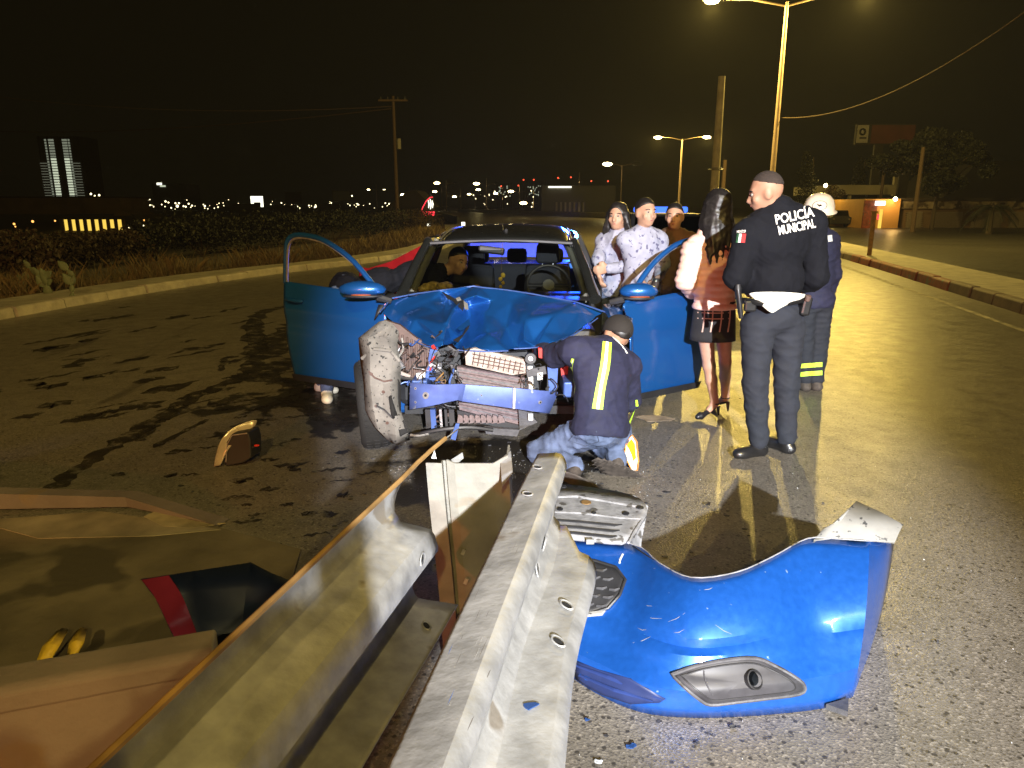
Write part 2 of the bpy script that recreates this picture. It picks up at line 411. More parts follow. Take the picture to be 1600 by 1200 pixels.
# prickly pear
def pear(px, py, Y, n, seed, label):
    p = aty(px, py, Y); p.z = gz(p.x, p.y); r = empty('prickly_pear', p); tag(r, label, 'cactus'); g = random.Random(seed)
    tips = [(p+Vector((0,0,.1)), .0)]
    for i in range(n):
        b0, lv = g.choice(tips); a = g.uniform(-.9,.9); az = g.uniform(-.6,.6)
        up = Vector((math.sin(a), math.sin(az)*.3, math.cos(a))); ln = g.uniform(.13,.23)
        c = b0+up*ln*.5; side = up.cross(Vector((g.uniform(-.4,.4),-1,0))).normalized(); th = up.cross(side).normalized()
        mb = MB(); rows = []
        for k in range(9):
            t = k/8; rr = ln*.33*math.sin(PI*(t**.75))**.7 if 0 < t < 1 else .012
            rows.append([b0+up*ln*t+side*rr*math.cos(2*PI*j/10)+th*min(rr,.022)*math.sin(2*PI*j/10) for j in range(10)])
        mb.grid(rows, True); mb.build('pad', M['cactus'], r, smooth=True)
        tips.append((b0+up*ln*.95, lv+1))
pear(77, 470, 12.6, 16, 4, 'tall prickly pear with pale upright pads on the verge')
pear(113, 472, 12.0, 6, 9, 'small round prickly pear low by the pavement')
pear(40, 452, 14.0, 5, 21, 'sparse prickly pear half lost in the scrub')

# ---- far buildings
M['bdark'] = mat('unlit_facade', (.035,.03,.024), .8, var=.3, vscale=.2)
M['bwarm'] = mat('brown_facade', (.13,.085,.05), .8, var=.3, vscale=.3)
M['bpale'] = mat('pale_facade', (.40,.36,.28), .8, var=.2, vscale=.4)
M['roof'] = mat('dark_roof', (.03,.024,.02), .8)
G_win = glow('lit_window', (.62,.68,.50), 1.0); G_dim = glow('dim_window', (.35,.38,.28), .55); G_bal = glow('lit_balcony_edge', (.4,.42,.3), .35)
G_warm = glow('warm_interior', (1.0,.66,.10), 1.1); G_white = glow('white_sign', (1,.98,.78), 2.2); G_red = glow('red_neon', (1,.04,.06), 2.2); G_redp = glow('red_beacon', (1,.10,.04), 2.5)
G_lamp = glow('sodium_lens', (1,.80,.35), 30); G_far = glow('far_lamp', (1,.86,.48), 4.5); G_orange = glow('orange_bulb', (1,.45,.10), 2.5)
def slab(x0, x1, y0, y1, Y, depth, name, m, parent=None, zb=None, bevel=0):
    """a box whose front stands at distance Y and covers that part of the photograph"""
    a = aty(x0, y1, Y); c = aty(x1, y0, Y)
    z0 = a.z if zb is None else zb
    return MB().box(((a.x+c.x)/2, Y+depth/2, (z0+c.z)/2), (abs(c.x-a.x), depth, c.z-z0)).build(name, m, parent, bevel=bevel)
# tower with two lit strips
TY = 420.0
def X_(px, Y): return aty(px, 309, Y).x
def Z_(py, Y): return aty(800, py, Y).z
r = empty('tower_block', (X_(105,TY), TY, -4)); tag(r, 'tall dark tower with two lit vertical window strips', 'building')
MB().box(((X_(72,TY)+X_(137,TY))/2, TY+9, (Z_(213,TY)-4)/2), (X_(137,TY)-X_(72,TY), 18, Z_(213,TY)+4)).build('wall', M['bdark'], r)
zb0, zt0 = Z_(309,TY), Z_(216,TY); NR = 22
for a, c, mm_ in ((83,85.5,G_dim),(89,97,G_win),(110,117.5,G_win),(119,121.5,G_dim)):
    for i in range(NR):
        z0 = zb0+(zt0-zb0)*i/NR; z1 = z0+(zt0-zb0)/NR*.68
        if mm_ is G_dim or i >= 0:
            MB().box(((X_(a,TY)+X_(c,TY))/2, TY-.15, (z0+z1)/2), (X_(c,TY)-X_(a,TY), .3, z1-z0)).build('window', mm_ if i < 15 or mm_ is G_dim else G_dim, r)
for i in range(13):
    z0 = zb0+(zt0-zb0)*(i+.85)/NR
    for a, c in ((72.5,82),(122.5,133)):
        MB().box(((X_(a,TY)+X_(c,TY))/2, TY-.5, z0), (X_(c,TY)-X_(a,TY), 1.0, .28)).build('balcony', G_bal, r)
# low block and the lit pavilion in front of it
r = empty('low_block', (X_(60,150), 150, -3)); tag(r, 'long low unlit brown block behind the lit pavilion', 'building')
slab(-120, 186, 309, 352, 150, 12, 'wall', M['bwarm'], r, zb=-5)
slab(-120, 186, 306.5, 309.3, 149.5, 13, 'parapet', M['roof'], r)
PY = 112.0
r = empty('pavilion', (X_(150,PY), PY, -3)); tag(r, 'low pavilion glowing yellow under a dark gabled roof', 'building')
slab(98, 190, 343, 364, PY+3.0, .3, 'lit_back_wall', G_warm, r)
for i in range(9): slab(96+i*12, 97.3+i*12, 340, 364, PY, .3, 'post', M['bwarm'], r)
slab(92, 210, 335, 341.5, PY-.6, 9, 'roof', M['roof'], r)
a_, b_, c_ = aty(176,337,PY-.7), aty(206,337,PY-.7), aty(188,328,PY-.7)
MB().prism([a_, b_, c_], (0,8,0)).build('gable', M['bwarm'], r)
slab(196, 207, 336, 362, PY+1, 4, 'dark_wing', M['bdark'], r)
# other far blocks
r = empty('office_block', (X_(262,330),330,-3)); tag(r, 'dark office block with a small white sign near its top', 'building')
slab(243,281,287,340,330,20,'wall',M['bdark'],r,zb=-5); slab(245,252,285.5,289,329.5,.4,'sign',G_white,r); slab(250,258,289.5,292,329.5,.4,'sign',G_win,r)
def board(x0,x1,y0,y1,Y,m,label,pole=True,grp=None):
    r = empty('billboard', (X_((x0+x1)/2,Y),Y,gz(X_((x0+x1)/2,Y),Y))); tag(r,label,'billboard',grp)
    slab(x0,x1,y0,y1,Y,.5,'panel',M['bdark'],r)
    if m: slab(x0+.6,x1-.6,y0+.6,y1-.6,Y-.08,.06,'face',m,r)
    if pole: slab((x0+x1)/2-1,(x0+x1)/2+1,y1-1,y1+12,Y+.1,.4,'post',M['bdark'],r,zb=-4)
    return r
rb = board(392,411,306,324,240,G_white,'white backlit billboard with a dark band across it')
slab(397,407,316,320,239.8,.1,'band',M['bdark'],rb)
M['boardface'] = mat('grey_poster', (.12,.13,.13), .6)
board(520,547,298,314,200,M['boardface'],'dim grey billboard standing over the black bushes')
board(446,470,300,318,260,None,'unlit black billboard beside the white backlit one')
for i, (a,b2,c) in enumerate(((360,392,318),(430,452,320),(500,530,318))):
    r = slab(a,b2,c,334,210+8*i,8,'low_shed',M['bdark'],zb=-5); tag(r,['flat unlit shed under the white backlit billboard','flat unlit shed below the black billboard','flat unlit shed below the dim grey billboard'][i],'building')
r = empty('gabled_house', (X_(640,85),85,0)); tag(r,'dark house with a pitched roof beside the neon sign','building')
slab(606,668,322,352,85,8,'wall',M['bdark'],r,zb=-3); MB().prism([aty(602,324,84.6),aty(676,324,84.6),aty(650,297,84.6),aty(640,297,84.6)],(0,9,0)).build('roof',M['roof'],r)
# neon sign
NY = 62.0
r = empty('neon_sign', (X_(668,NY),NY,-1)); tag(r,'curved neon sign with red outline and white emblem by the road','sign')
pts = [aty(*q,NY) for q in ((657,350),(657,335),(660,322),(666,312),(672,307),(677,307),(678,330),(678,352))]
MB().prism(pts,(0,.35,0)).build('panel',M['bdark'],r)
MB().tube([aty(*q,NY-.06) for q in ((657.5,338),(660,325),(666,314),(672,308.5),(676,308))],.035,6).build('neon_tube',G_red,r)
for k,(dx,t0,t1) in enumerate(((670,313,325),(673,311,327),(676,313,325))):
    MB().tube([aty(dx-1,t0,NY-.06),aty(dx+.4,(t0+t1)/2,NY-.06),aty(dx-.4,t1,NY-.06)],[.03,.06,.03],6).build('emblem_stroke',G_white,r)
slab(661,679,330.5,337,NY-.1,.06,'letter_panel',G_red,r); slab(667,672,349,354,NY-.1,.06,'lower_lamp',G_white,r)
slab(665,671,350,366,NY+.05,.2,'post',M['bdark'],r,zb=-1)
slab(721,726.5,347,352.5,58,.15,'lit_box_sign',G_white); tag(bpy.data.objects['lit_box_sign'],'small square white lit box sign above the wreck roof','sign')
r = empty('office_building', (X_(880,170),170,0)); tag(r,'grey office building with a glowing strip sign on its roof','building')
slab(846,962,290,338,170,18,'wall',mat('grey_facade',(.10,.095,.08),.8),r,zb=-1); slab(857,893,291,293.5,169.6,.3,'strip_sign',G_white,r)
for i in range(7): slab(868+7*i,871+7*i,316,337,169.4,.6,'column',M['bpale'],r,zb=-1)
r = empty('apartment_tower', (X_(828,600),600,0)); tag(r,'far apartment tower dotted with lit windows','building')
slab(822,853,283,325,600,20,'wall',M['bdark'],r,zb=-2)
for i in range(26): 
    a, c = RND.uniform(824,851), RND.uniform(288,306); slab(a,a+1.1,c,c+1.2,599.5,.4,'window',G_win,r)
r = empty('apartment_tower', (X_(792,620),620,0)); tag(r,'far slim apartment block with two lit rows beside the taller one','building')
slab(776,800,287,325,620,20,'wall',M['bdark'],r,zb=-2)
for i in range(12):
    a, c = RND.uniform(778,798), RND.uniform(290,306); slab(a,a+1.3,c,c+1.6,619.5,.4,'window',G_win,r)
# far pin-prick lights
b = MB(); b2 = MB(); b3 = MB()
def dot(mb, x, y, Y, r=1.2): mb.ball(aty(x,y,Y), r*Y/FPX, 6)
for i in range(26): dot(b, RND.uniform(190,300), RND.uniform(311,327), 300, RND.uniform(.6,1.5))
for i in range(80): dot(b, RND.uniform(300,640), RND.gauss(322,3.2), 330, RND.uniform(.4,1.1))
for x,y,r_ in ((142,303,1.6),(148,306,1.3),(155,305,1.6),(156,312,1.2),(195,318,2.4),(277,322,2.2),(550,306,1.2),(320,322,1.4),(202,356,1.4),(224,352,1.4),(244,353,1.2)): dot(b,x,y,105 if y > 340 else 280,r_)
for x,y,r_ in ((22,350,1.8),(51,346,2.0),(86,345,1.4),(24,354,1.2),(225,344,1.4)): dot(b3,x,y,95,r_)
for x,y in ((818,281),(834,281),(810,290),(872,278),(892,277),(924,283),(950,283),(783,291)): dot(b2,x,y,600,1.25)
for i in range(40): dot(b, RND.uniform(720,960), RND.uniform(298,324), 420, RND.uniform(.5,1.1))
stuff(tag(b.build('city_lights', G_far), 'countless small pale lights of the far city', 'lights'))
stuff(tag(b2.build('warning_lights', G_redp), 'small red warning lights on far masts and roofs', 'lights'))
stuff(tag(b3.build('garden_lights', G_orange), 'orange garden lights among the scrub near the pavilion', 'lights'))
# masts of the red lights
for x, y in ((810,290),(818,281)):
    o = MB().tube([aty(x,y+1,600),aty(x,326,600)], .35, 5).build('mast', M['bdark']); tag(o,'thin far mast carrying a red warning light','mast','far masts with red lights')

# ---- street lamps
M['pole'] = mat('painted_lamp_post', (.55,.42,.33), .5, .2, var=.2, vscale=2)
def street_lamp(px, py, H, label, Y=None, lit=(1,1), light=0, arm=2.85, ax=(1,0), lens=1.0, base=None, hue=SODIUM):
    d = ray(px, py); t = (H-CAMH)/d.z if Y is None else Y/d.y
    top = CAMP+d*t if base is None else Vector((base[0],base[1],H))
    z0 = 0
    r = empty('street_lamp', (top.x, top.y, z0)); tag(r, label, 'street lamp', 'twin armed street lamps')
    MB().tube([(top.x,top.y,z0),(top.x,top.y,H*.5),(top.x,top.y,H)], [.14,.11,.075], 10).build('pole', M['pole'], r, smooth=True)
    MB().box((top.x,top.y,z0+.2),(.45,.45,.4)).build('base', M['kerb'], r, bevel=.02)
    u = Vector((ax[0],ax[1],0)).normalized()
    for s, on in ((-1,lit[0]),(1,lit[1])):
        e = top+u*s*arm+Vector((0,0,.28*H/10))
        MB().tube([top-Vector((0,0,.15)), top+u*s*arm*.5+Vector((0,0,.16)), e], [.05,.045,.04], 8).build('arm', M['pole'], r, smooth=True)
        hd = MB(); hd.ball(e+u*s*.25, .36, 12, (1.25,.6,.35)); h = hd.build('lamp_head', M['galvold'], r, smooth=True)
        ln = MB(); ln.ball(e+u*s*.25-Vector((0,0,.09)), .30*lens, 12, (1.1,.62,.42)); ln.build('lens', G_lamp if on == 1 else (G_far if on else M['chrome']), h, smooth=True)
        if light and on:
            L_ = add_light('street_lamp_light', 'POINT', e+u*s*.25-Vector((0,0,.34)), light if on == 1 else light*.35, hue, .16)
    return r
street_lamp(1230, 3, 10, 'tall twin armed street lamp rising behind the policeman', light=7000, ax=(1,-.2))
street_lamp(1066, 217, 10, 'twin armed street lamp between the round concrete pole and the wreck roof', light=6500, ax=(1,-.05), lens=1.6)
street_lamp(972, 258, 10, 'smaller twin armed street lamp above the grey office building', light=0, lit=(1,0), lens=3.0)
street_lamp(760, 288, 10, 'distant street lamp above the far curve of the road', lit=(1,0), lens=3.0, Y=230)
street_lamp(697, 287, 10, 'distant street lamp near the neon sign', lit=(1,0), lens=3.0, Y=250)
street_lamp(588, 297, 10, 'distant street lamp left of the neon sign and gabled house', lit=(1,2), lens=1.6, Y=290)
street_lamp(742, 304, 10, 'tiny street lamp farthest along the overpass', lit=(1,0), lens=3.0, Y=400)
street_lamp(758, 297, 10, 'tiny street lamp next to the slim utility mast on the overpass', lit=(1,0), lens=3.0, Y=330)
street_lamp(834, 318, 8, 'small tree-high lamp glowing beside the office building', lit=(1,0), lens=3.2, Y=220)
for i,(x,y,Y,lab) in enumerate(((812,300,260,'far street lamp beside the slim apartment block'),(690,300,330,'far street lamp right above the neon sign roof'),(785,303,340,'far street lamp in front of the dotted apartment tower'),(720,308,360,'far street lamp on the bend beyond the wreck roof'),(905,296,190,'street lamp at the corner of the grey office building'),(640,305,330,'far street lamp next to the utility pole'))):
    street_lamp(x, y, 10, lab, lit=(1,0), lens=3.0, Y=Y)
# the next lamp of the row stands behind the photographer
street_lamp(0, 0, 10, 'street lamp of the same row standing behind the photographer', base=(3.2,-12), light=5200, ax=(1,-.2), hue=(1,.72,.20))
# light on the other carriageway and pavilion forecourt comes from these lamps too

# concrete pole, utility poles
M['conpole'] = mat('round_concrete_pole', (.42,.38,.28), .75, var=.25, vscale=3, bump=.3)
p = aty(1117, 285, 29); r = empty('concrete_pole', (p.x,29,0)); tag(r,'thick round concrete utility pole left of the policeman','pole')
MB().tube([(p.x,29,0),(p.x,29,6.4)],[.19,.13],14).build('shaft',M['conpole'],r,smooth=True)
for z in (3.0,3.05): MB().lathe([(.172,-.03),(.185,0),(.172,.03)],(p.x,29,z),n=14).build('band',M['galvold'],r)
for s in (-1,1): MB().tube([(p.x+s*.2,29,3.0),(p.x+s*.3,29,3.02)],.02,6).build('bolt',M['galv'],r)
M['wood'] = mat('weathered_wood', (.09,.06,.04), .9, bump=.4)
def upole(x,y0,y1,Y,lab,arm=True):
    a = aty(x,y0,Y); r = empty('utility_pole',(a.x,Y,-1)); tag(r,lab,'utility pole')
    MB().tube([(a.x,Y,-2),(a.x,Y,a.z)],[.17,.11],8).build('shaft',M['wood'],r,smooth=True)
    if arm:
        MB().box((a.x,Y-.15,a.z-.35),(2.3,.12,.14)).build('crossarm',M['wood'],r)
        for s in (-.95,-.4,.4,.95): MB().tube([(a.x+s,Y-.15,a.z-.28),(a.x+s,Y-.15,a.z-.08)],.05,6).build('insulator',M['gplast'],r)
        MB().tube([(a.x+.3,Y,a.z-4),(a.x+.3,Y,a.z-3.2)],.2,8).build('transformer',M['galvold'],r)
    return r
upole(614,150,310,60,'tall wooden utility pole with a crossarm left of the wreck roof')
upole(1443,230,356,47,'leaning wooden utility pole in front of the big black tree',False)
upole(1382,262,356,62,'thin utility pole under the roadside billboard',False)
upole(1133,250,330,45,'slim rusty pole close to the round concrete pole',False)
def cable(a, c, sag, r, lab):
    a, c = Vector(a), Vector(c); P = [a.lerp(c,t/24)-Vector((0,0,sag*4*(t/24)*(1-t/24))) for t in range(25)]
    o = MB().tube(P, r, 5).build('overhead_cable', M['wood']); tag(o, lab, 'cable'); return o
cable(aty(1222,184,33), aty(1640,-10,22), .9, .02, 'thin overhead cable sagging from the tall street lamp')
cable(aty(614,166,60), aty(-200,120,75), 1.4, .035, 'overhead cable crossing the sky from the utility pole')
cable(aty(610,170,60), aty(-200,190,110), 1.6, .05, 'lower overhead cable crossing the sky toward the tower')

# ---- right side: shops, billboard, trees
SY = 56.0
r = empty('shop_row', (X_(1510,SY),SY,0)); tag(r,'long low row of shuttered shops across the side road','building')
slab(1408,1680,313,358,SY,8,'wall',M['bwarm'],r,zb=-.1); slab(1406,1680,309,313.5,SY-.5,9,'parapet',M['roof'],r)
M['fascia'] = mat('grimy_fascia', (.17,.14,.10), .8, var=.6, vscale=1.8, spots=(2.2,.55,(.05,.035,.025)))
slab(1408,1680,314,326,SY-.25,.2,'fascia',M['fascia'],r)
M['shut'] = mat('roller_shutter', (.20,.17,.13), .6, .2)
for i,(a,c) in enumerate(((1415,1442),(1456,1505),(1516,1565),(1576,1640))):
    s = slab(a,c,331,357,SY-.12,.1,'shutter',M['shut'],r)
    for k in range(8): slab(a,c,331.5+k*3.2,332.6+k*3.2,SY-.17,.06,'slat',M['shut'],s)
r = empty('corner_shop', (X_(1388,SY),SY-1,0)); tag(r,'corner shop with an orange lit wall and small white sign','building')
slab(1346,1408,311,358,SY-.8,7,'wall',mat('orange_wall',(.55,.30,.10),.7,var=.15,vscale=.6),r,zb=0)
slab(1347,1372,313,357,SY-1.0,.2,'dark_front',M['kerbred'],r); slab(1373,1380,327,357.5,SY-1.0,.2,'lit_door',G_warm,r)
slab(1371,1384,314,321,SY-1.4,.4,'sign',glow('shop_sign',(1,.95,.8),3),r); slab(1371,1374,335,343,SY-1.1,.1,'red_sign',G_red,r)
bl = aty(1399,311,SY-1.3); MB().ball(bl,.16,8).build('wall_lamp',G_lamp,r)
add_light('shop_lamp_light','POINT',bl+Vector((-.2,-.5,-.2)),75,(1,.55,.14),.1)
r = empty('flat_roof_station', (X_(1330,70),70,0)); tag(r,'flat roofed filling station building with a lit doorway','building')
slab(1296,1400,289,304,70,9,'canopy',M['bpale'],r); slab(1312,1352,304,353,74,3,'wall',M['bdark'],r,zb=-.1); slab(1331,1341,336,354,73.5,.3,'lit_doorway',G_win,r); slab(1325,1327,302,354,70.5,.3,'column',M['bpale'],r); slab(1306,1316,330,345,73.6,.3,'window',G_dim,r)
r = empty('warehouse', (X_(1580,90),90,0)); tag(r,'big unlit warehouse with a sloping gable behind the shops','building')
MB().prism([aty(1470,312,90),aty(1700,312,90),aty(1700,250,90),aty(1530,252,90)],(0,12,0)).build('wall',M['bdark'],r)
MB().prism([aty(1395,306,80),aty(1412,306,80),aty(1410,283,80),aty(1418,262,80),aty(1400,262,80)],(0,.4,0)).build('gable_wall',M['bpale'],r)
r = empty('roadside_billboard', (X_(1385,72),72,0)); tag(r,'unlit roadside billboard with a white logo panel and red poster','billboard')
slab(1336,1432,194,226,72,.4,'panel',M['bdark'],r); slab(1360,1431,195.5,224,71.9,.08,'red_poster',mat('red_poster',(.11,.035,.025),.6,var=.3,vscale=.7),r)
w_ = slab(1338,1358.5,195.5,223,71.88,.08,'white_panel',mat('white_panel',(.36,.34,.31),.6),r)
c_ = aty(1348,206,71.85)
MB().lathe([(.34,0),(.30,-.03),(.17,-.03),(.17,0)],c_,(0,-1,0),16).build('logo_ring',M['gplast'],w_)
slab(1343,1354,214,217,71.85,.05,'logo_bar',M['gplast'],w_)
for x in (1365,1410): slab(x,x+2.4,225,356,72.2,.3,'post',M['bdark'],r,zb=0)
def tree(px, pyb, Y, H, cs, n, size, label, seed, name='tree', tr=.16, trunk_top=.6):
    b = aty(px, pyb, Y); r = empty(name, (b.x,Y,0)); tag(r,label,'tree')
    MB().tube([(b.x,Y,-.1),(b.x+.1,Y,H*.35),(b.x-.05,Y,H*trunk_top)],[tr,tr*.75,tr*.3],8).build('trunk',M['bark'],r,smooth=True)
    for k,(c,rr) in enumerate(cs[:5]):
        MB().tube([(b.x,Y,H*.35),((b.x+c[0])/2,Y,(H*.35+c[2])/2+.2),c],[tr*.5,tr*.3,.03],6).build('limb',M['bark'],r)
    leaves(cs,n,size,seed).build('crown',M['leaf'],r)
    return r
g = random.Random(2); cs = []
for i in range(26):
    q = aty(g.gauss(1450,32), g.gauss(250,19), 52+g.uniform(-2.5,2.5)); cs.append((tuple(q),(g.uniform(.6,1.1),)*2+(g.uniform(.45,.8),)))
tree(1455,355,52,6.5,cs,16000,.26,'big black broad crowned tree in front of the billboard',5)
for k,(px,yt,yb,Y,lab) in enumerate(((1264,240,330,60,'tall dark cypress right behind the policeman'),(1345,246,315,75,'slim dark cypress below the roadside billboard'))):
    a = aty(px,yt,Y); cs = [((a.x+g.uniform(-.2,.2),Y+g.uniform(-.3,.3),a.z*(.15+.8*i/12)),(1.25*(1-.8*i/12)+.1,)*2+(.5,)) for i in range(13)]
    tree(px,yb,Y,a.z,cs,3500,.18,lab,8+k,'cypress_tree',.14,.95)
a = aty(1552,318,44); r = empty('palm_tree',(a.x,44,0)); tag(r,'short fan palm with drooping fronds before the shops','palm')
MB().tube([(a.x,44,0),(a.x,44,1.5)],[.17,.13],8).build('trunk',M['bark'],r)
for k in range(13):
    az = 2*PI*k/13+.2; ele = .5+.5*math.sin(k*2.1); P = []
    for t in range(7):
        u = t/6; P.append(Vector((a.x+math.cos(az)*1.5*u,44+math.sin(az)*1.5*u,1.5+ele*u*1.1-1.5*u*u*.9)))
    mb = MB(); mb.tube(P,.018,4)
    for t in range(1,7):
        for s in (-1,1):
            for q in range(3):
                b0 = P[t-1].lerp(P[t],q/3); sd = Vector((-math.sin(az),math.cos(az),0))*s
                tip = b0+sd*.32+(P[t]-P[t-1])*.9-Vector((0,0,.18)); mb.add([b0,b0+(P[t]-P[t-1])*.16,tip],[(0,1,2)])
    mb.build('frond',M['leaf'],r)
r = empty('bare_tree',(X_(1292,62),62,0)); tag(r,'small street tree lit yellow beside the filling station','tree')
MB().tube([(X_(1292,62),62,0),(X_(1292,62),62,2.5)],[.1,.05],6).build('trunk',M['bark'],r)
leaves([((X_(1288+6*i,62),62,2.3+.35*(i%3)),(.5,.5,.4)) for i in range(5)],1200,.16,77).build('crown',M['leafdry'],r)
p1_ = aty(1290,290,60); o = MB().ball(p1_,.16,8).build('yard_lamp',G_lamp); tag(o,'bright yellow yard lamp over the helmeted worker','lamp'); add_light('yard_lamp_light','POINT',p1_-Vector((0,.5,.3)),120,SODIUM,.12)
# small parked car by the station
cx_ = X_(1309,58); r = empty('parked_car',(cx_,58,0)); tag(r,'small dark car parked by the lit doorway','car')
MB().prism([(cx_-.8,57,.25),(cx_-.85,57,.75),(cx_-.62,57,.85),(cx_-.5,57,1.3),(cx_+.5,57,1.3),(cx_+.62,57,.85),(cx_+.85,57,.75),(cx_+.8,57,.25)],(0,3.6,0)).build('body',M['plast'],r,bevel=.05)
MB().box((cx_,56.99,1.05),(1.0,.03,.34)).build('windscreen',M['glassd'],r)
for s in (-1,1):
    MB().lathe([(.0,-.1),(.3,-.1),(.3,.1),(.0,.1)],(cx_+s*.75,57.7,.3),(1,0,0),14).build('wheel',M['rubber'],r)
    MB().ball((cx_+s*.6,56.98,.62),.09,8).build('headlight',M['chrome'],r)
# sign post on the median
a = atz(1357,408); r = empty('sign_post',(a.x,a.y,.17)); tag(r,'short rusty sign post standing on the median kerb','post')
tp = aty(1361,330,a.y).z
MB().box((a.x,a.y,(.17+tp)/2),(.11,.07,tp-.17)).build('post',M['rust'],r); MB().box((a.x,a.y,tp-.02),(.16,.09,.05)).build('cap',M['rust'],r)
# ================================================================== GUARD RAIL
def bvh_of(o):
    me = o.data; Mx = wm(o)
    return BVHTree.FromPolygons([Mx @ v.co for v in me.vertices], [tuple(p.vertices) for p in me.polygons])
def hit(bvh, x, y):
    d = ray(x, y).normalized(); loc, n, i, dist = bvh.ray_cast(CAMP, d)
    if loc is None: return None
    if n.dot(d) > 0: n = -n
    return loc, n
def disc(bvh, x, y, rx, ry, ang, name, m, parent, lift=.0042, n=14, ring=None):
    h = hit(bvh, x, y)
    if not h: return None
    c, nn = h; a = Vector((0,1,0)); u = (a-nn*a.dot(nn)).normalized(); w = nn.cross(u)
    ca, sa = math.cos(ang), math.sin(ang); u, w = u*ca+w*sa, w*ca-u*sa
    P = [c+u*rx*math.cos(2*PI*k/n)+w*ry*math.sin(2*PI*k/n)+nn*lift for k in range(n)]
    mb = MB(); mb.prism([p-nn*.004 for p in P], nn*.004); o = mb.build(name, m, parent)
    if ring:
        mb = MB(); mb.grid([[c+(p-c)*1.0+nn*.003 for p in P],[c+(p-c)*1.2+nn*.0035 for p in P],[c+(p-c)*1.4 for p in P]],True); mb.build('hole_rim', ring, parent, smooth=True)
    return o
PROF = [(.004,.156),(.012,.153),(.030,.143),(.060,.128),(.078,.117),(.083,.105),(.083,.090),(.078,.078),(.058,.060),(.022,.036),(.006,.025),(.002,.012),(.002,-.012),(.006,-.025),(.022,-.036),(.058,-.060),(.078,-.078),(.083,-.090),(.083,-.105),(.078,-.117),(.060,-.128),(.030,-.143),(.012,-.153),(.004,-.156)]
def wbeam(name, m, parent, top, h, d, sc, y0, yend, ny=60, dent=.004, bend=None):
    rows = []
    for s in range(ny+1):
        row = []
        for (dd, hh) in PROF:
            ye = yend(hh); Y = y0+(ye-y0)*s/ny
            c = top(Y)+h*(hh-.156)*sc+d*dd*sc
            c += d*dent*math.sin(Y*7+hh*20)*math.sin(Y*2.3)
            if bend: c += bend(Y, hh)
            row.append(c)
        rows.append(row)
    b = MB(); b.grid(rows); return b.build(name, m, parent, smooth=True, solid=.0035, angle=24)
rail_post_xy = (-.12, 2.16)
# right hand rail, knocked over so that its face looks up
hR = Vector((-.62,0,.785)); dR = Vector((.785,0,.62))
rr = empty('guard_rail', (.0,1.2,.5)); tag(rr, 'pale corrugated steel guard rail with torn end, twisted face up beside the bumper', 'guard rail')
topR = lambda Y: Vector((-.168+.195*(Y-.783), Y, .90))
def endR(hh):
    if hh > .02: return 1.985-.10*(.156-hh)/.156
    if hh > -.06: return 1.80-.30*abs(hh+.0)
    return 1.63-.10*(abs(hh)-.06)/.1
def bendR(Y, hh):
    t = max(Y-1.45, 0); w = Vector((0,0,0))
    if hh < -.02: w = dR*(-.05*t*t)+Vector((.02,0,.0))*math.sin(Y*9)*.35
    if hh > .12: w = dR*.02*max(Y-1.7,0)
    return w
oR = wbeam('rail', M['galv'], rr, topR, hR, dR, .93, -1.8, endR, 70, .003, bendR)
bR = bvh_of(oR)
for x, y in ((840,733),(825,775),(847,848),(836,890),(885,949),(872,1006)):
    disc(bR, x, y, .016, .0085, .5, 'bolt_hole', M['hole'], rr, ring=M['galv'])
# left hand rail, seen from its back
hL = Vector((-.30,0,.954)); dL = Vector((-.954,0,-.30))
rl = empty('guard_rail', (-.4,1.2,.5)); tag(rl, 'upright weathered steel guard rail seen from its back, next to the fender piece', 'guard rail')
topL = lambda Y: Vector((-.548+.247*(Y-.783), Y, .90))
def endL(hh):
    if hh > .148: return 2.19
    if hh > .05: return 2.05-.22*(.148-hh)/.1
    return 1.86
def bendL(Y, hh):
    t = max(Y-1.8, 0); return Vector((.22*t*t,0,.06*t if hh > .14 else 0))
oL = wbeam('rail', M['galv'], rl, topL, hL, dL, 1.38, -1.8, endL, 70, .003, bendL)
bL = bvh_of(oL)
for x, y in ((646,776),(657,874),(666,980)): disc(bL, x, y, .017, .0085, .4, 'bolt_hole', M['hole'], rl, ring=M['galv'])
MB().tube([topL(Y)+bendL(Y,.156)+Vector((-.004,0,.002)) for Y in [-1.8+.1*i for i in range(40)]], .007, 6).build('rolled_edge', M['rust'], rl, smooth=True)
# bent channel post between them
rp = empty('rail_post', (-.15,2.16,0)); tag(rp, 'bent steel channel post with torn top between the two rails', 'post')
PP = [(-.135,.07),(-.135,0),(-.088,-.004),(-.088,.035),(-.074,.035),(-.070,0),(-.045,-.004),(.075,-.004),(.12,.0),(.125,.07)]
tz = [.80,.835,.835,.83,.83,.845,.835,.835,.86,.87]
rows = []
for s in range(15):
    t = s/14; row = []
    for (x, y), zt in zip(PP, tz):
        z = -.05+(zt+.05)*t
        row.append(Vector((-.125+x-.01*t*t+.03*(1-t), 2.14+y+.03*math.sin(t*5), z)))
    rows.append(row)
MB().grid(rows).build('channel', M['galvold'], rp, solid=.006)
MB().add([aty(782,718,2.12),aty(798,705,2.13),aty(801,738,2.05),aty(785,760,2.02)],[(0,1,2,3)]).build('torn_flap', M['galv'], rp, solid=.004)
MB().add([aty(705,718,2.13),aty(722,707,2.16),aty(724,716,2.16),aty(710,728,2.12)],[(0,1,2,3)]).build('torn_flap', M['galv'], rp, solid=.004)
MB().add([aty(674,716,2.14),aty(679,704,2.15),aty(682,717,2.14)],[(0,1,2)]).build('torn_flap', M['galv'], rp, solid=.004)
for x,y in ((718,795),(724,862),(728,908)):
    c = aty(x,y,2.128); MB().box(c,(.012,.006,.022),Matrix.Rotation(.4,3,'Y')).build('slot', M['galv'], rp)

SCRAPE = True
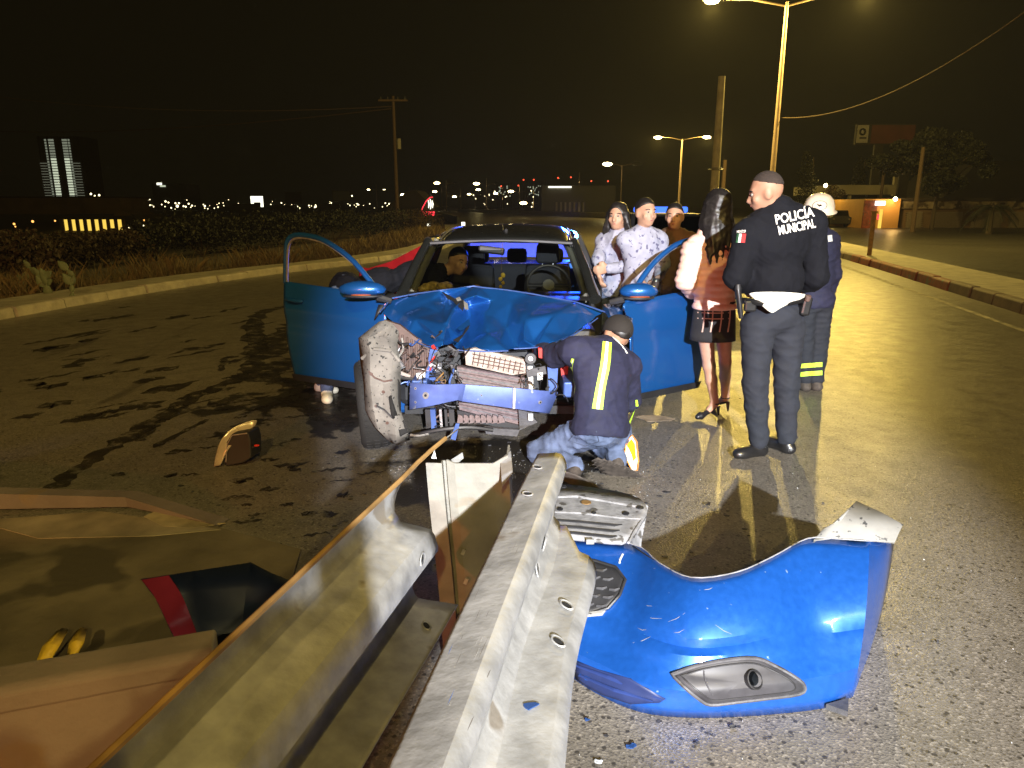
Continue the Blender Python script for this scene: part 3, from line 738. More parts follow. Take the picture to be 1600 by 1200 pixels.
# ================================================================== CONCRETE CHANNEL, left
rc = empty('concrete_gutter', (-1.4,2.6,0)); tag(rc, 'stained concrete median gutter with a near parapet and tapering far wall', 'concrete wall')
W0, W1 = Vector((-3.2,1.0,0)), Vector((-.86,1.80,0)); dW = (W1-W0); nW = Vector((-dW.y,dW.x,0)).normalized()
prof = [(0,0),(0,.31),(-.022,.315),(-.022,.37),(0,.385),(.10,.385),(.115,.37),(.115,0)]
MB().prism([W0+nW*a+Vector((0,0,z)) for a, z in prof], dW).build('parapet', M['concrete'], rc, bevel=.008)
fl = [atz(-260,812,.014),atz(335,822,.014),atz(470,858,.014),atz(440,960,.014),W1+nW*.1+Vector((0,0,.014)),W0+nW*.1+Vector((0,0,.014))]
MB().prism([p-Vector((0,0,.03)) for p in fl], (0,0,.03)).build('floor', M['dirtcon'], rc)
A = [atz(-260,800,.014), atz(200,792,.014), atz(342,822,.014)]
B = [aty(-260,765,A[0].y), aty(195,777,A[1].y), aty(330,818,A[2].y)]
off = Vector((.02,.09,0)); mb = MB()
for i in range(2): mb.add([A[i],A[i+1],B[i+1],B[i],A[i]+off,A[i+1]+off,B[i+1]+off,B[i]+off],[(0,1,2,3),(7,6,5,4),(3,2,6,7),(0,3,7,4),(1,5,6,2)])
mb.build('far_wall', M['concrete'], rc)
MB().prism([atz(x,y,.016) for x,y in ((-40,815),(160,800),(345,828),(240,838),(60,842))],(0,0,.004)).build('plaster_streak', mat('pale_streak',(.22,.19,.14),.8,var=.5,vscale=4), rc)
MB().prism([atz(x,y,.017) for x,y in ((225,808),(250,796),(330,818),(352,818),(300,826),(255,823))],(0,0,.004)).build('plaster_streak', mat('cream_streak',(.30,.26,.17),.8,var=.5,vscale=6), rc)
# torn yellow plastic strips lying in the gutter
M['yel'] = mat('dirty_yellow_plastic', (.50,.34,.03), .6, var=.35, vscale=12, bump=.3)
def strip3(name, pts, wds, m, label, group=None, parent=None):
    rows = []
    for i,(p,w) in enumerate(zip(pts,wds)):
        t = (Vector(pts[min(i+1,len(pts)-1)])-Vector(pts[max(i-1,0)])).normalized(); s = t.cross(Vector((0,0,1))).normalized()
        rows.append([Vector(p)-s*w, Vector(p)+Vector((0,0,.01)), Vector(p)+s*w])
    o = MB().grid(rows).build(name, m, parent, smooth=True, solid=.006); return tag(o,label,'plastic strip',group) if label else o
strip3('plastic_strip', [atz(62,1045,.05),atz(80,1010,.10),atz(98,986,.09)], [.022,.028,.018], M['yel'], 'torn yellow plastic strip leaning against the gutter parapet')
strip3('plastic_strip', [atz(108,1035,.05),atz(120,1005,.11),atz(128,985,.10)], [.02,.024,.016], M['yel'], 'short folded yellow plastic strip beside the longer torn one')
strip3('plastic_strip', [atz(-20,1062,.03),atz(20,1056,.04),atz(58,1048,.03)], [.014,.02,.012], M['yel'], 'flat yellow plastic strip lying along the gutter parapet')
strip3('plastic_strip', [atz(150,1030,.03),atz(190,1018,.04),atz(230,1012,.03)], [.016,.02,.012], M['yel'], 'dull yellow plastic strip lying near the fender piece')

# ---- leaked fluid: trails and splashes on the road
g = random.Random(5); V = []; F = []; kz = [0]
def blot(P, wds):
    kz[0] += 1; z = .0022+.00002*kz[0]
    P = [Vector((p.x,p.y,z)) for p in P]; L_, R_ = [], []
    for i,(p,w) in enumerate(zip(P,wds)):
        t = (P[min(i+1,len(P)-1)]-P[max(i-1,0)]); t.z = 0; t.normalize(); s = Vector((-t.y,t.x,0))
        L_.append(p+s*w*g.uniform(.5,1.35)); R_.append(p-s*w*g.uniform(.5,1.35))
    n0 = len(V); V.extend([tuple(q) for q in L_+R_]); n = len(P)
    F.extend([(n0+i,n0+i+1,n0+n+i+1,n0+n+i) for i in range(n-1)])
def trail(px, w0, w1, n=10):
    P = ipol([atz(x,y) for x,y in px], n); m = len(P)
    blot(P, [max(w0+(w1-w0)*i/m,.004)*(1 if 0 < i < m-1 else .1) for i in range(m)])
trail([(80,765),(150,714),(230,664),(320,613),(395,582)],.055,.11)
trail([(395,582),(400,548),(395,515),(410,488),(455,478)],.16,.10)
trail([(380,590),(430,575),(470,560)],.16,.22); trail([(400,585),(455,600),(520,628),(565,655)],.14,.20)
trail([(410,560),(440,530),(470,505)],.2,.25); trail([(345,580),(352,560),(372,558)],.03,.05); trail([(430,620),(480,640),(545,668)],.05,.12)
trail([(215,690),(250,660),(300,640)],.05,.03); trail([(240,700),(300,668),(325,655)],.04,.02)
for k in range(60):
    x, y = g.uniform(-20,470), g.uniform(478,655); y = max(y, 480+.0*x)
    if y < 560-.22*x-40: continue
    l = g.uniform(18,110)*(.5 if y < 520 else 1); n = g.randint(5,10); w = g.uniform(.03,.13)
    P = [atz(x+l*(i/n-.5), y-.20*l*(i/n-.5)+g.uniform(-1.2,1.2)) for i in range(n+1)]
    blot(P, [w*math.sin(PI*i/n)**.6*g.uniform(.4,1.2)+.003 for i in range(n+1)])
for k in range(34):
    x, y = g.gauss(420,130), g.uniform(640,850)
    l = g.uniform(10,60); n = 6; w = g.uniform(.01,.05)
    P = [atz(x+l*(i/n-.5), y-.1*l*(i/n-.5)+g.uniform(-2,2)) for i in range(n+1)]
    if P[0].x < -.4: blot(P, [w*math.sin(PI*i/n)**.6*g.uniform(.4,1.2)+.003 for i in range(n+1)])
m_ = MB(); m_.v = V; m_.f = F
fm = mat('leaked_fluid',(.022,.018,.014),.42,var=.5,vscale=6)
N_ = fm.node_tree.nodes; L_ = fm.node_tree.links; tcf = N_.new('ShaderNodeTexCoord'); nf = N_.new('ShaderNodeTexNoise'); nf.inputs['Scale'].default_value = 7; nf.inputs['Detail'].default_value = 8; nf.inputs['Roughness'].default_value = .65
rf_ = N_.new('ShaderNodeMapRange'); rf_.inputs[1].default_value = .36; rf_.inputs[2].default_value = .56; rf_.inputs[3].default_value = 0; rf_.inputs[4].default_value = .95
L_.new(tcf.outputs['Object'], nf.inputs['Vector']); L_.new(nf.outputs[0], rf_.inputs[0]); L_.new(rf_.outputs[0], N_['Principled BSDF'].inputs['Alpha'])
stuff(tag(m_.build('fluid_trails', fm),'dark trails and splashes of leaked fluid left of the wreck','fluid stain'))
# ---- torn fender leaning on the left rail
def fp(x,y,Y): return aty(x,y,Y)
FO = [[(220,905,2.02),(300,893,2.12),(392,879,2.22),(425,896,2.2),(455,908,2.15)],
      [(243,935,1.99),(305,925,2.08),(385,918,2.16),(430,925,2.13),(462,925,2.10)],
      [(262,975,1.96),(312,968,2.04),(380,965,2.10),(430,968,2.06),(470,960,2.02)],
      [(280,1015,1.93),(320,1010,2.0),(380,1010,2.03),(435,1010,1.98),(475,1000,1.94)],
      [(293,1070,1.90),(330,1070,1.95),(390,1070,1.95),(440,1060,1.90),(480,1040,1.86)]]
b = MB(); b.grid([[fp(*q) for q in rw] for rw in FO])
rf = empty('fender_piece', (-.8,2.0,0)); tag(rf,'torn blue car fender, darkened for shade, leaning behind the left guard rail','car part')
fpanel = b.build('panel', mat('shaded_car_paint',(.006,.013,.05),.35,.4,coat=.8), rf, smooth=True, solid=.004)  # car paint darkened for the shade the fender lies in
rim = [fp(220,905,2.02),fp(243,935,1.99),fp(262,975,1.96),fp(280,1015,1.93),fp(293,1070,1.90)]
FEND = (rim, mat('beacon_edge_tint',(.13,.008,.035),.4,.3,coat=.6))  # red beacon light put into the lip's colour

def strip_on(bv, left, right, lift, name, m, parent, nc=4, dens_=4):
    L_ = [tuple(p)[:2] for p in ipol([(x,y,0) for x,y in left],dens_)]; R_ = [tuple(p)[:2] for p in ipol([(x,y,0) for x,y in right],dens_)]
    rows = [on(bv, [(a[0]+(b[0]-a[0])*k/nc, a[1]+(b[1]-a[1])*k/nc) for k in range(nc+1)], lift) for a,b in zip(L_,R_)]
    return MB().grid(rows).build(name, m, parent, smooth=True)
# ================================================================== BUMPER COVER
BT = [(850,838,.30),(985,850,.32),(1030,880,.34),(1080,903,.36),(1150,895,.38),(1208,870,.40),(1262,842,.41),(1310,843,.415),(1358,846,.42),(1384,848,.42),(1396,850,.40)]
BB = [(880,1048),(930,1082),(1000,1112),(1080,1121),(1160,1119),(1225,1114),(1275,1108),(1305,1101),(1332,1088),(1344,1074),(1349,1050)]
NV = 16; cols = []
for i, ((xt,yt,zt),(xb,yb)) in enumerate(zip(BT,BB)):
    pt, pb = atz(xt,yt,zt), atz(xb,yb,.02)
    if i >= 9: 
        k = (i-8); pt = aty(xt,yt,pt.y+.12*k); pb = aty(xb,yb,max(pb.y, pt.y-.28)+.09*k)
    dt, db = (pt-CAMP).length, (pb-CAMP).length; col = []
    for j in range(NV+1):
        v = j/NV; x = xt+(xb-xt)*v; y = yt+(yb-yt)*v
        x += (6 if i > 7 else 0)*math.sin(PI*v)
        d = dt+(db-dt)*v - .085*math.sin(PI*v**.85) - .03*math.exp(-((v-.80)/.07)**2)*(1 if i < 9 else .3)
        d += .020*math.exp(-((v-.46-.012*i)/.04)**2)
        if j == NV: d += .03
        col.append(CAMP+ray(x,y).normalized()*d)
    cols.append(col)
rbm = empty('front_bumper', (.8,2.0,0)); tag(rbm,'detached bright blue front bumper cover lying on the asphalt beside the guard rail','car part')
b = MB(); b.grid([ipol([c[j] for c in cols[:9]], 4)+[cols[8][j].lerp(cols[9][j],.5),cols[9][j],cols[9][j].lerp(cols[10][j],.5),cols[10][j]] for j in range(NV+1)])
M['paintscuff'] = mat('scuffed_blue_paint', (.010,.092,.42), .36, .45, var=.08, vscale=40, coat=.7, spots=(38,.73,(.20,.30,.45)))
oB = b.build('cover', M['paintscuff'], rbm, smooth=True, solid=.004, angle=32)
bB = bvh_of(oB)
def on(bv, pts, lift):
    out = []; last = None
    for x, y in pts:
        h = hit(bv, x, y)
        if h: last = h
        else:
            d = ray(x,y); q = None; t = .5
            for k in range(60):                       # nearest point of the surface to the sight line
                c_ = bv.find_nearest(CAMP+d*t)
                if q is None or c_[3] < q[3]: q = c_
                t += max(c_[3]*.5, .02)
            h = (q[0], q[1] if q[1].dot(d) < 0 else -q[1])
        out.append(h[0]-ray(x,y).normalized()*lift)
    return out
def panel_on(bv, outline, lift, name, m, parent, step=None, solid=.004, smooth=True):
    """a sheet following the surface inside a traced outline"""
    c = (sum(p[0] for p in outline)/len(outline), sum(p[1] for p in outline)/len(outline))
    rings = []
    for k in (1,.8,.55,.3,.06):
        rings.append(on(bv, [(c[0]+(x-c[0])*k, c[1]+(y-c[1])*k) for x,y in outline], lift if not callable(lift) else lift(k)))
    mb = MB(); mb.grid(rings, True); b0 = len(mb.v)-len(outline); mb.f.append(tuple(range(b0,len(mb.v))))
    return mb.build(name, m, parent, smooth=smooth, solid=solid)
def dens(pts, n):
    out = []
    for i in range(len(pts)):
        a, b = pts[i], pts[(i+1)%len(pts)]
        for k in range(n): out.append((a[0]+(b[0]-a[0])*k/n, a[1]+(b[1]-a[1])*k/n))
    return out
def rim_on(bv, outline, lift, r, name, m, parent):
    P = on(bv, outline, lift); return MB().tube(P+[P[0],P[1]], r, 7, False).build(name, m, parent, smooth=True)
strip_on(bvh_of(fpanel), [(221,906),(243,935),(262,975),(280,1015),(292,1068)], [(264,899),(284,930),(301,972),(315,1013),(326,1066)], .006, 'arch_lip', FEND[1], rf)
g = random.Random(19)
M['scrape'] = mat('dark_scrape',(.10,.09,.08),.6); M['ptrans'] = mat('paint_transfer',(.05,.10,.28),.6)
for k in range(26):
    t = g.random(); y = 740+t*440; x0 = 835-(y-715)*.46; x = x0+g.uniform(-5,60+t*70); l = g.uniform(10,50)
    if hit(bR,x,y) and hit(bR,x-l*.45,y+l):
        MB().tube(on(bR,[(x,y),(x-l*.22,y+l*.5),(x-l*.45,y+l)],.0022),[.0004,.0012,.0003],4).build('scrape', g.choice([M['scrape'],M['scrape'],M['ptrans'],M['flap']]), rr)
# fog lamp bezel
FB = [(1050,1054),(1090,1040),(1140,1031),(1182,1029),(1212,1041),(1242,1058),(1257,1072),(1250,1084),(1200,1091),(1150,1097),(1110,1101),(1092,1092),(1070,1074)]
FB = [tuple(p)[:2] for p in ipol([(x,y,0) for x,y in FB+[FB[0]]], 3)][:-1]
bz = panel_on(bB, FB, lambda k: .010-.006*(1-k), 'fog_lamp_bezel', mat('dark_bezel_plastic',(.035,.035,.04),.5,var=.2,vscale=20), rbm)
rim_on(bB, FB, .011, .0065, 'bezel_rim', M['gplast'], bz)
inn = [(1153+(x-1153)*.86, 1066+(y-1066)*.80) for x,y in FB]
rim_on(bB, inn, .012, .003, 'bezel_crease', M['plast'], bz)
P = on(bB, [(1100+14*t*t, 1048+8*t+30*(t)) for t in [k/8 for k in range(9)]], .013); MB().tube(P,.0022,6).build('bezel_rib', M['gplast'], bz)
h = hit(bB,1178,1062); c0, n0 = h; c0 = c0-ray(1178,1062).normalized()*.010; ax = (n0+Vector((.3,0,0))).normalized()
MB().lathe([(.030,-.01),(.031,.006),(.027,.007),(.024,-.002),(.0,-.004)],c0,ax,24).build('fog_lamp', M['plast'], bz, smooth=True)
MB().lathe([(.022,.002),(.014,.006),(.0,.007)],c0+Vector((-.004,0,.004)),ax,20).build('lamp_lens', M['glassd'], bz, smooth=True)
# pale slit above the bezel, scuff
P = on(bB, [(1052,1050),(1080,1042),(1112,1035),(1142,1030)], .004); MB().tube(P,[.002,.006,.004,.001],6).build('clip_edge', M['flap'], rbm)
# mesh grille in the bumper
GO = [(862,868),(930,876),(962,886),(977,906),(968,930),(950,950),(925,958),(865,950)]
gr = panel_on(bB, dens(GO,3), .006, 'mesh_grille', M['plast'], rbm)
rim_on(bB, dens(GO,4), .009, .006, 'grille_rim', M['plast'], gr)
for r_ in range(5):
    for c_ in range(5):
        x = 872+c_*20+(r_%2)*10; y = 884+r_*14+c_*2.2
        if x > 958-(abs(r_-2)*6): continue
        P = on(bB, [(x,y),(x+9,y+1.4),(x+16,y-1.5)], .011)
        MB().tube(P,[.004,.0055,.003],5).build('grille_tooth', M['gplast'], gr)
P = on(bB,[(872,958),(905,961),(940,958),(948,950)],.004); MB().tube(P,[.008,.011,.010,.004],6).build('clip_edge', M['flap'], rbm)
# lower air intake on the left end
LO = [(896,1030),(935,1046),(985,1060),(1040,1092),(1030,1098),(985,1100),(940,1085),(897,1062)]
panel_on(bB, dens(LO,2), .004, 'lower_intake', mat('dark_blue_plastic',(.012,.022,.085),.5), rbm)
for a in (((900,1040),(950,1058),(1035,1094)),((905,1055),(960,1078),(1020,1096))):
    MB().tube(on(bB,a,.012),[.004,.007,.003],6).build('intake_slat', mat('blue_slat',(.02,.04,.16),.45,.2), rbm)
# dusty liner flap on the bumper's end, small tab below
fl2 = [[(1270,846,.405),(1300,842,.415),(1340,844,.42),(1398,848,.42)],[(1285,828,.43),(1315,812,.45),(1362,818,.45),(1404,834,.435)],[(1302,818,.45),(1338,783,.49),(1375,800,.475),(1411,820,.455)]]
MB().grid([[atz(*q) for q in rw] for rw in fl2]).build('liner_flap', M['flap'], rbm, smooth=True, solid=.003, angle=15)
MB().prism([atz(x,y,.01) for x,y in ((1290,1108),(1325,1098),(1324,1120))],(0,0,.02)).build('end_tab', M['gplast'], rbm)
# dark inside strip behind wheel arch edge
ins = [[c[0] for c in cols[1:8]],[c[0]+Vector((0,.05,-.05)) for c in cols[1:8]]]
MB().grid(ins).build('inner_lip', M['plast'], rbm, smooth=True, solid=.003)
P = [c[0]+Vector((0,0,.002)) for c in cols]; MB().tube(ipol(P,4),.0025,6).build('edge_trim', M['gscuff'], rbm, smooth=True)
MB().tube(on(bB,[(973,866),(969,874),(968,880)],.003),.004,5).build('scuff_flake', M['whitep'], rbm)
g = random.Random(77)
for k in range(9):      # scratches
    x, y = g.uniform(985,1120), g.uniform(880,1010); a = g.uniform(-.6,.9); l = g.uniform(8,34)
    MB().tube(on(bB,[(x,y),(x+l*.5*math.cos(a),y+l*.5*math.sin(a)+2),(x+l*math.cos(a),y+l*math.sin(a))],.0022),[.0004,.0011,.0003],4).build('scratch', M['flap'], rbm)
# support legs that rest on the ground: the folded back return of the cover
MB().grid([[c[NV] for c in cols],[c[NV]+Vector((0,.10,-.005)) for c in cols]]).build('underside', M['plast'], rbm, smooth=True, solid=.003)

# ---- grey upper grille panel lying against it
rg = empty('grille_panel', (.35,2.6,0)); tag(rg,'scuffed grey plastic grille panel lying behind the bumper cover','car part')
q = [[(840,752,.34),(925,763,.35),(992,773,.35),(1012,790,.35)],[(840,790,.35),(920,795,.35),(990,803,.35),(1012,806,.35)],[(838,806,.34),(915,812,.34),(975,818,.34),(1003,815,.34)],[(836,838,.335),(905,843,.335),(960,850,.335),(985,851,.335)]]
oG = MB().grid([[atz(*p) for p in rw] for rw in q]).build('panel', M['gscuff'], rg, smooth=True, solid=.012, subsurf=1)
bG = bvh_of(oG)
MB().grid([[atz(*p)+Vector((0,0,-.004)) for p in q[0]],[Vector((atz(*p).x*.98,atz(*p).y+.05,.15)) for p in q[0]],[Vector((atz(*p).x*.97,atz(*p).y+.02,.002)) for p in q[0]]]).build('back_skirt', M['gscuff'], rg, smooth=True, solid=.006)
for k in range(3):
    P = on(bG,[(845,812+k*9),(900,816+k*9),(960-k*3,822+k*9),(972-k*4,820+k*9)],.012); MB().tube(P,[.008,.009,.009,.004],6).build('slat', M['plast'], rg, smooth=True)
MB().tube(on(bG,[(845,800),(905,802),(970,810),(1003,812),(990,832),(982,848)],.010),.006,6).build('raised_edge', M['gscuff'], rg, smooth=True)
for x,y,r_,mm_ in ((916,789,.022,M['rust']),(880,764,.016,M['plast']),(1000,797,.016,M['plast']),(875,799,.013,M['plast']),(928,805,.010,M['plast']),(978,806,.014,M['plast'])):
    disc(bG,x,y,r_,r_,0,'clip_hole',mm_,rg,lift=.014)
for x,y in ((880,838),(922,846)): MB().box(atz(x,y,.345),(.03,.01,.02)).build('clip', M['flap'], rg)
MB().tube(on(bG,[(845,778),(900,776),(960,786),(1005,794)],.012),.007,6).build('rib', M['gscuff'], rg, smooth=True)

# ================================================================== DEBRIS ON THE ROAD
def chip(x,y,z,s,m,label,name='paint_chip',seed=1,cat='debris'):
    g = random.Random(seed); p = atz(x,y,z); P = []
    for k in range(9):
        a = 2*PI*k/9; r = s*g.uniform(.45,1.1); P.append(p+Vector((r*math.cos(a)*1.5,r*math.sin(a),g.uniform(0,.006))))
    o = MB().prism(P,(0,0,.003)).build(name,m); return tag(o,label,cat)
M['chipblue'] = mat('blue_chip',(.012,.045,.16),.5)
h = hit(bR,829,1106); cc = h[0]+h[1]*.003; u = Vector((0,1,0)); w = h[1].cross(u)
g = random.Random(3); o = MB().prism([cc+(u*math.sin(2*PI*k/9)*.010+w*math.cos(2*PI*k/9)*.018)*g.uniform(.5,1.2) for k in range(9)],h[1]*.002).build('paint_chip',M['chipblue']); tag(o,'jagged dark blue paint chip resting on the right rail','debris')
chip(987,1168,.004,.012,M['chipblue'],'blue paint chip on the asphalt below the bumper',seed=5)
chip(917,1126,.004,.008,M['chipblue'],'small blue paint chip beside the foot of the right rail',seed=6)
chip(1144,1137,.004,.013,mat('dark_pebble',(.05,.05,.05),.8),'dark flat pebble just below the bumper edge',name='pebble',seed=7)
chip(936,1192,.004,.012,mat('white_bead',(.6,.65,.7),.4),'pale crumb of plastic near the rail',name='plastic_crumb',seed=8)
chip(1043,770,.004,.020,M['plast'],'black oily clip lying behind the grille panel',name='plastic_clip',seed=12)
chip(1105,788,.004,.022,M['plast'],'flat black scrap on the ground between grille panel and policeman',name='plastic_scrap',seed=14)
chip(1022,655,.004,.10,mat('crumpled_card',(.24,.19,.14),.9,var=.4),'crumpled brown cardboard scrap under the open right door',name='cardboard_scrap',seed=15)
# shards of glass under the nose of the wreck
V = []; F = []; g = np.random.default_rng(9)
for i in range(900):
    c = np.array([g.normal(-.05,.42), g.normal(4.0,.34), .003]); s = g.uniform(.0015,.0045)
    if i > 700: c = np.array([g.normal(1.2,.9), g.normal(3.4,1.2), .003])
    d = g.normal(size=(4,3)); d /= np.linalg.norm(d,axis=1)[:,None]; P = c+d*s; P[:,2] = np.abs(P[:,2])+.001; n0 = len(V); V += P.tolist(); F += [(n0,n0+1,n0+2),(n0,n0+1,n0+3),(n0,n0+2,n0+3),(n0+1,n0+2,n0+3)]
m_ = MB(); m_.v = V; m_.f = F
stuff(tag(m_.build('glass_shards', mat('glass_crumb',(.75,.78,.8),.12,.4)),'scatter of tiny glass shards under the wrecked nose','glass shards'))
V = []; F = []; g = np.random.default_rng(19)
for i in range(150):
    c = np.array([g.normal(.5,.9), g.normal(3.6,.9), .004]) if i < 90 else np.array([g.normal(-1.2,.7), g.normal(3.9,.6), .004])
    s = g.uniform(.004,.018); n = 5; a0 = g.uniform(0,6.28); n0 = len(V); h = g.uniform(.002,.008)
    ring = [[c[0]+s*g.uniform(.5,1.4)*math.cos(a0+6.28*k/n), c[1]+s*g.uniform(.4,1)*math.sin(a0+6.28*k/n)] for k in range(n)]
    V += [[x,y,.002] for x,y in ring]+[[x,y,.002+h*g.uniform(.5,1)] for x,y in ring]
    F += [tuple(n0+n+k for k in range(n))]+[(n0+k,n0+(k+1)%n,n0+n+(k+1)%n,n0+n+k) for k in range(n)]
m_ = MB(); m_.v = V; m_.f = F
stuff(tag(m_.build('plastic_fragments', mat('broken_plastic',(.045,.045,.05),.5,var=.6,vscale=2.5)),'small broken plastic fragments scattered round the wreck','debris'))
# broken headlamp on the left
rh = empty('broken_headlamp', atz(368,722)); tag(rh,'broken headlamp unit with pale curved lens and black housing on the oily road','car part')
HY = atz(365,728).y
sh = [[(395,657,HY+.10),(404,655,HY+.12),(398,668,HY+.10)],[(365,666,HY+.05),(375,662,HY+.08),(383,676,HY+.04)],[(345,684,HY),(353,678,HY+.02),(366,690,HY-.01)],[(338,708,HY-.02),(343,700,HY-.03),(352,708,HY-.04)],[(333,733,HY-.03),(337,726,HY-.05),(345,730,HY-.05)]]
MB().grid([[aty(*p) for p in rw] for rw in sh]).build('lens', mat('hazy_lens',(.42,.38,.30),.25,.2,coat=.6), rh, smooth=True, solid=.006, subsurf=2)
hp = [(353,692),(362,678),(388,676),(392,690),(392,716),(378,724),(352,729)]
MB().prism([aty(x,y,HY-.02) for x,y in hp],(0.02,.14,0)).build('housing', M['plast'], rh, bevel=.008)
MB().tube([aty(x,y,HY-.028) for x,y in ((353,722),(355,694),(363,680),(386,677))],.004,6).build('seal', M['alu'], rh)
MB().ball(aty(401,696,HY),.012,8,(1.5,1,.6)).build('bulb_socket', M['redp'], rh); MB().tube([aty(391,700,HY),aty(400,697,HY)],.006,6).build('connector', M['plast'], rh)
# amber lamp glowing beside the kneeling man
LY = atz(988,738).y
ra = empty('amber_lamp', atz(988,738)); tag(ra,'glowing amber lamp unit standing on the ground beside the kneeling man','lamp')
ao = [(978,690),(988,680),(995,690),(998,720),(996,735),(988,736),(976,712)]
MB().prism([aty(x,y,LY+.02) for x,y in ao],(0,.04,0)).build('housing', M['whitep'], ra, bevel=.006)
MB().tube([aty(x,y,LY) for x,y in ao+ao[:1]],.004,6).build('rim', mat('amber_rim',(.6,.22,.05),.4), ra)
MB().prism([aty(x,y,LY+.015) for x,y in ((980,694),(987,686),(992,694),(994,716),(988,722),(981,708))],(0,.004,0)).build('amber_lens', glow('amber_lens',(1,.35,.02),3.2), ra)
MB().tube([aty(980,700,LY-.004),aty(984,712,LY-.006),aty(988,724,LY-.004)],[.006,.011,.007],8).build('bulb', glow('amber_bulb',(1,.75,.25),14), ra, smooth=True)
add_light('amber_lamp_light','POINT',aty(972,722,LY-.05),2.6,(1,.30,.03),.02)
# stand and head added for the unseen searchlight, behind the photographer
rw_ = empty('search_lamp',(1.35,-6.3,0)); tag(rw_,'searchlight on an added mast behind the photographer, lighting the wreck','lamp')
MB().tube([(1.35,-6.25,0),(1.35,-6.25,3.3)],.04,8).build('mast',M['plast'],rw_); MB().lathe([(.04,-.25),(.08,-.18),(.12,-.08),(.13,-.07)],(1.35,-6.0,3.4),(-.09,.95,-.27),16).build('reflector',M['plast'],rw_)
for k in range(3): MB().tube([(1.35,-6.25,.5),(1.35+.5*math.cos(2.1*k),-6.25+.5*math.sin(2.1*k),0)],.02,6).build('leg',M['plast'],rw_)
# ================================================================== THE WRECKED CAR
car = empty('wrecked_car', (-.12,4.85,0)); tag(car,'wrecked blue sedan with crushed nose and open doors facing the guard rail','car')
def LC(x, y, z):     # car coordinates: x to the photo's right, y back from the front axle
    return Vector((-.12+x+.05*y, 4.85+y-.05*x, z))
# ---- crumpled hood: traced creases, each with its own depth
HB = lambda y: 5.42-(y-455)/90*.95
HP = [ # x, y, depth offset
 (594,487,.10),(612,466,.05),(650,459,.0),(687,454,-.02),(740,447,-.10),(752,449,-.10),(790,453,-.02),(830,459,.0),(900,472,.02),(947,488,.10),
 (934,496,.12),(900,520,.06),(864,536,.0),(837,542,.02),(803,544,.10),(794,547,.02),(757,548,-.02),(728,545,.02),(714,546,.12),(707,538,.12),(692,540,-.06),(685,543,-.03),(663,539,.0),(637,525,.06),(620,510,.09),
 # interior
 (649,496,-.06),(672,470,-.02),(700,462,.05),(724,469,-.14),(707,484,-.16),(697,508,-.15),(692,531,-.10),(660,515,-.01),
 (731,478,.06),(733,492,.10),(728,512,.13),(722,530,.12),(757,493,-.04),(762,520,-.05),(770,494,-.02),(790,513,.08),(806,541,.13),
 (820,499,-.09),(835,533,.07),(867,491,-.09),(848,520,-.04),(890,505,.03),(800,470,.0),(850,474,.01),(905,488,.03),(770,470,-.04),(745,462,-.14),(690,490,-.04),(630,490,.03),(660,478,-.01),(780,535,-.03),(818,530,-.02),(878,522,.03)]
nb = 25
EDG = [(i,(i+1)%nb) for i in range(nb)]
CRS = [(28,29),(29,30),(30,31),(25,31),(4,51),(51,28),(33,34),(34,35),(35,36),(37,38),(40,41),(39,40),(42,41),(42,43),(44,43),(27,28),(3,27),(44,45),(33,50),(5,33)]
vo, eo, fo, *_ = delaunay_2d_cdt([Vector((x,-y)) for x,y,_ in HP], EDG+CRS, [tuple(range(nb))[::-1]], 1, 1e-4)
dep = {(round(x,2),round(-y,2)):o_ for x,y,o_ in HP}
def hoff(v):
    k = (round(v.x,2),round(v.y,2))
    if k in dep: return dep[k]
    return min(((x-v.x)**2+(-y-v.y)**2,o_) for x,y,o_ in HP)[1]
crs = {frozenset(e) for e in CRS}
me = bpy.data.meshes.new('hood'); me.from_pydata([tuple(aty(v.x,-v.y,HB(-v.y)+1.6*hoff(v))) for v in vo], [], [tuple(f) for f in fo])
bm = bmesh.new(); bm.from_mesh(me); bm.verts.ensure_lookup_table()
key = {}
for i, v in enumerate(vo):
    for k,(x,y,_) in enumerate(HP):
        if abs(x-v.x) < .02 and abs(-y-v.y) < .02: key[i] = k
cl = bm.edges.layers.float.new('crease_edge')
for e in bm.edges:
    a, c = key.get(e.verts[0].index,-1), key.get(e.verts[1].index,-2)
    sharp = frozenset((a,c)) in crs
    e[cl] = .75 if sharp else (1.0 if len(e.link_faces) < 2 else .12)
bm.to_mesh(me); bm.free()
me.transform(wm(car).inverted())
hood = bpy.data.objects.new('hood', me); COL.objects.link(hood); hood.parent = car; WM[hood.name] = wm(car).copy(); me.materials.append(M['paint'])
for p in me.polygons: p.use_smooth = True
s_ = hood.modifiers.new('subsurf','SUBSURF'); s_.subdivision_type = 'SIMPLE'; s_.levels = 4; s_.render_levels = 4
k_ = hood.modifiers.new('smooth','SMOOTH'); k_.factor = .5; k_.iterations = 30
t_ = bpy.data.textures.new('hood_dents','CLOUDS'); t_.noise_scale = .3
d_ = hood.modifiers.new('dents','DISPLACE'); d_.texture = t_; d_.strength = .016; d_.mid_level = .5
q_ = hood.modifiers.new('solid','SOLIDIFY'); q_.thickness = .006
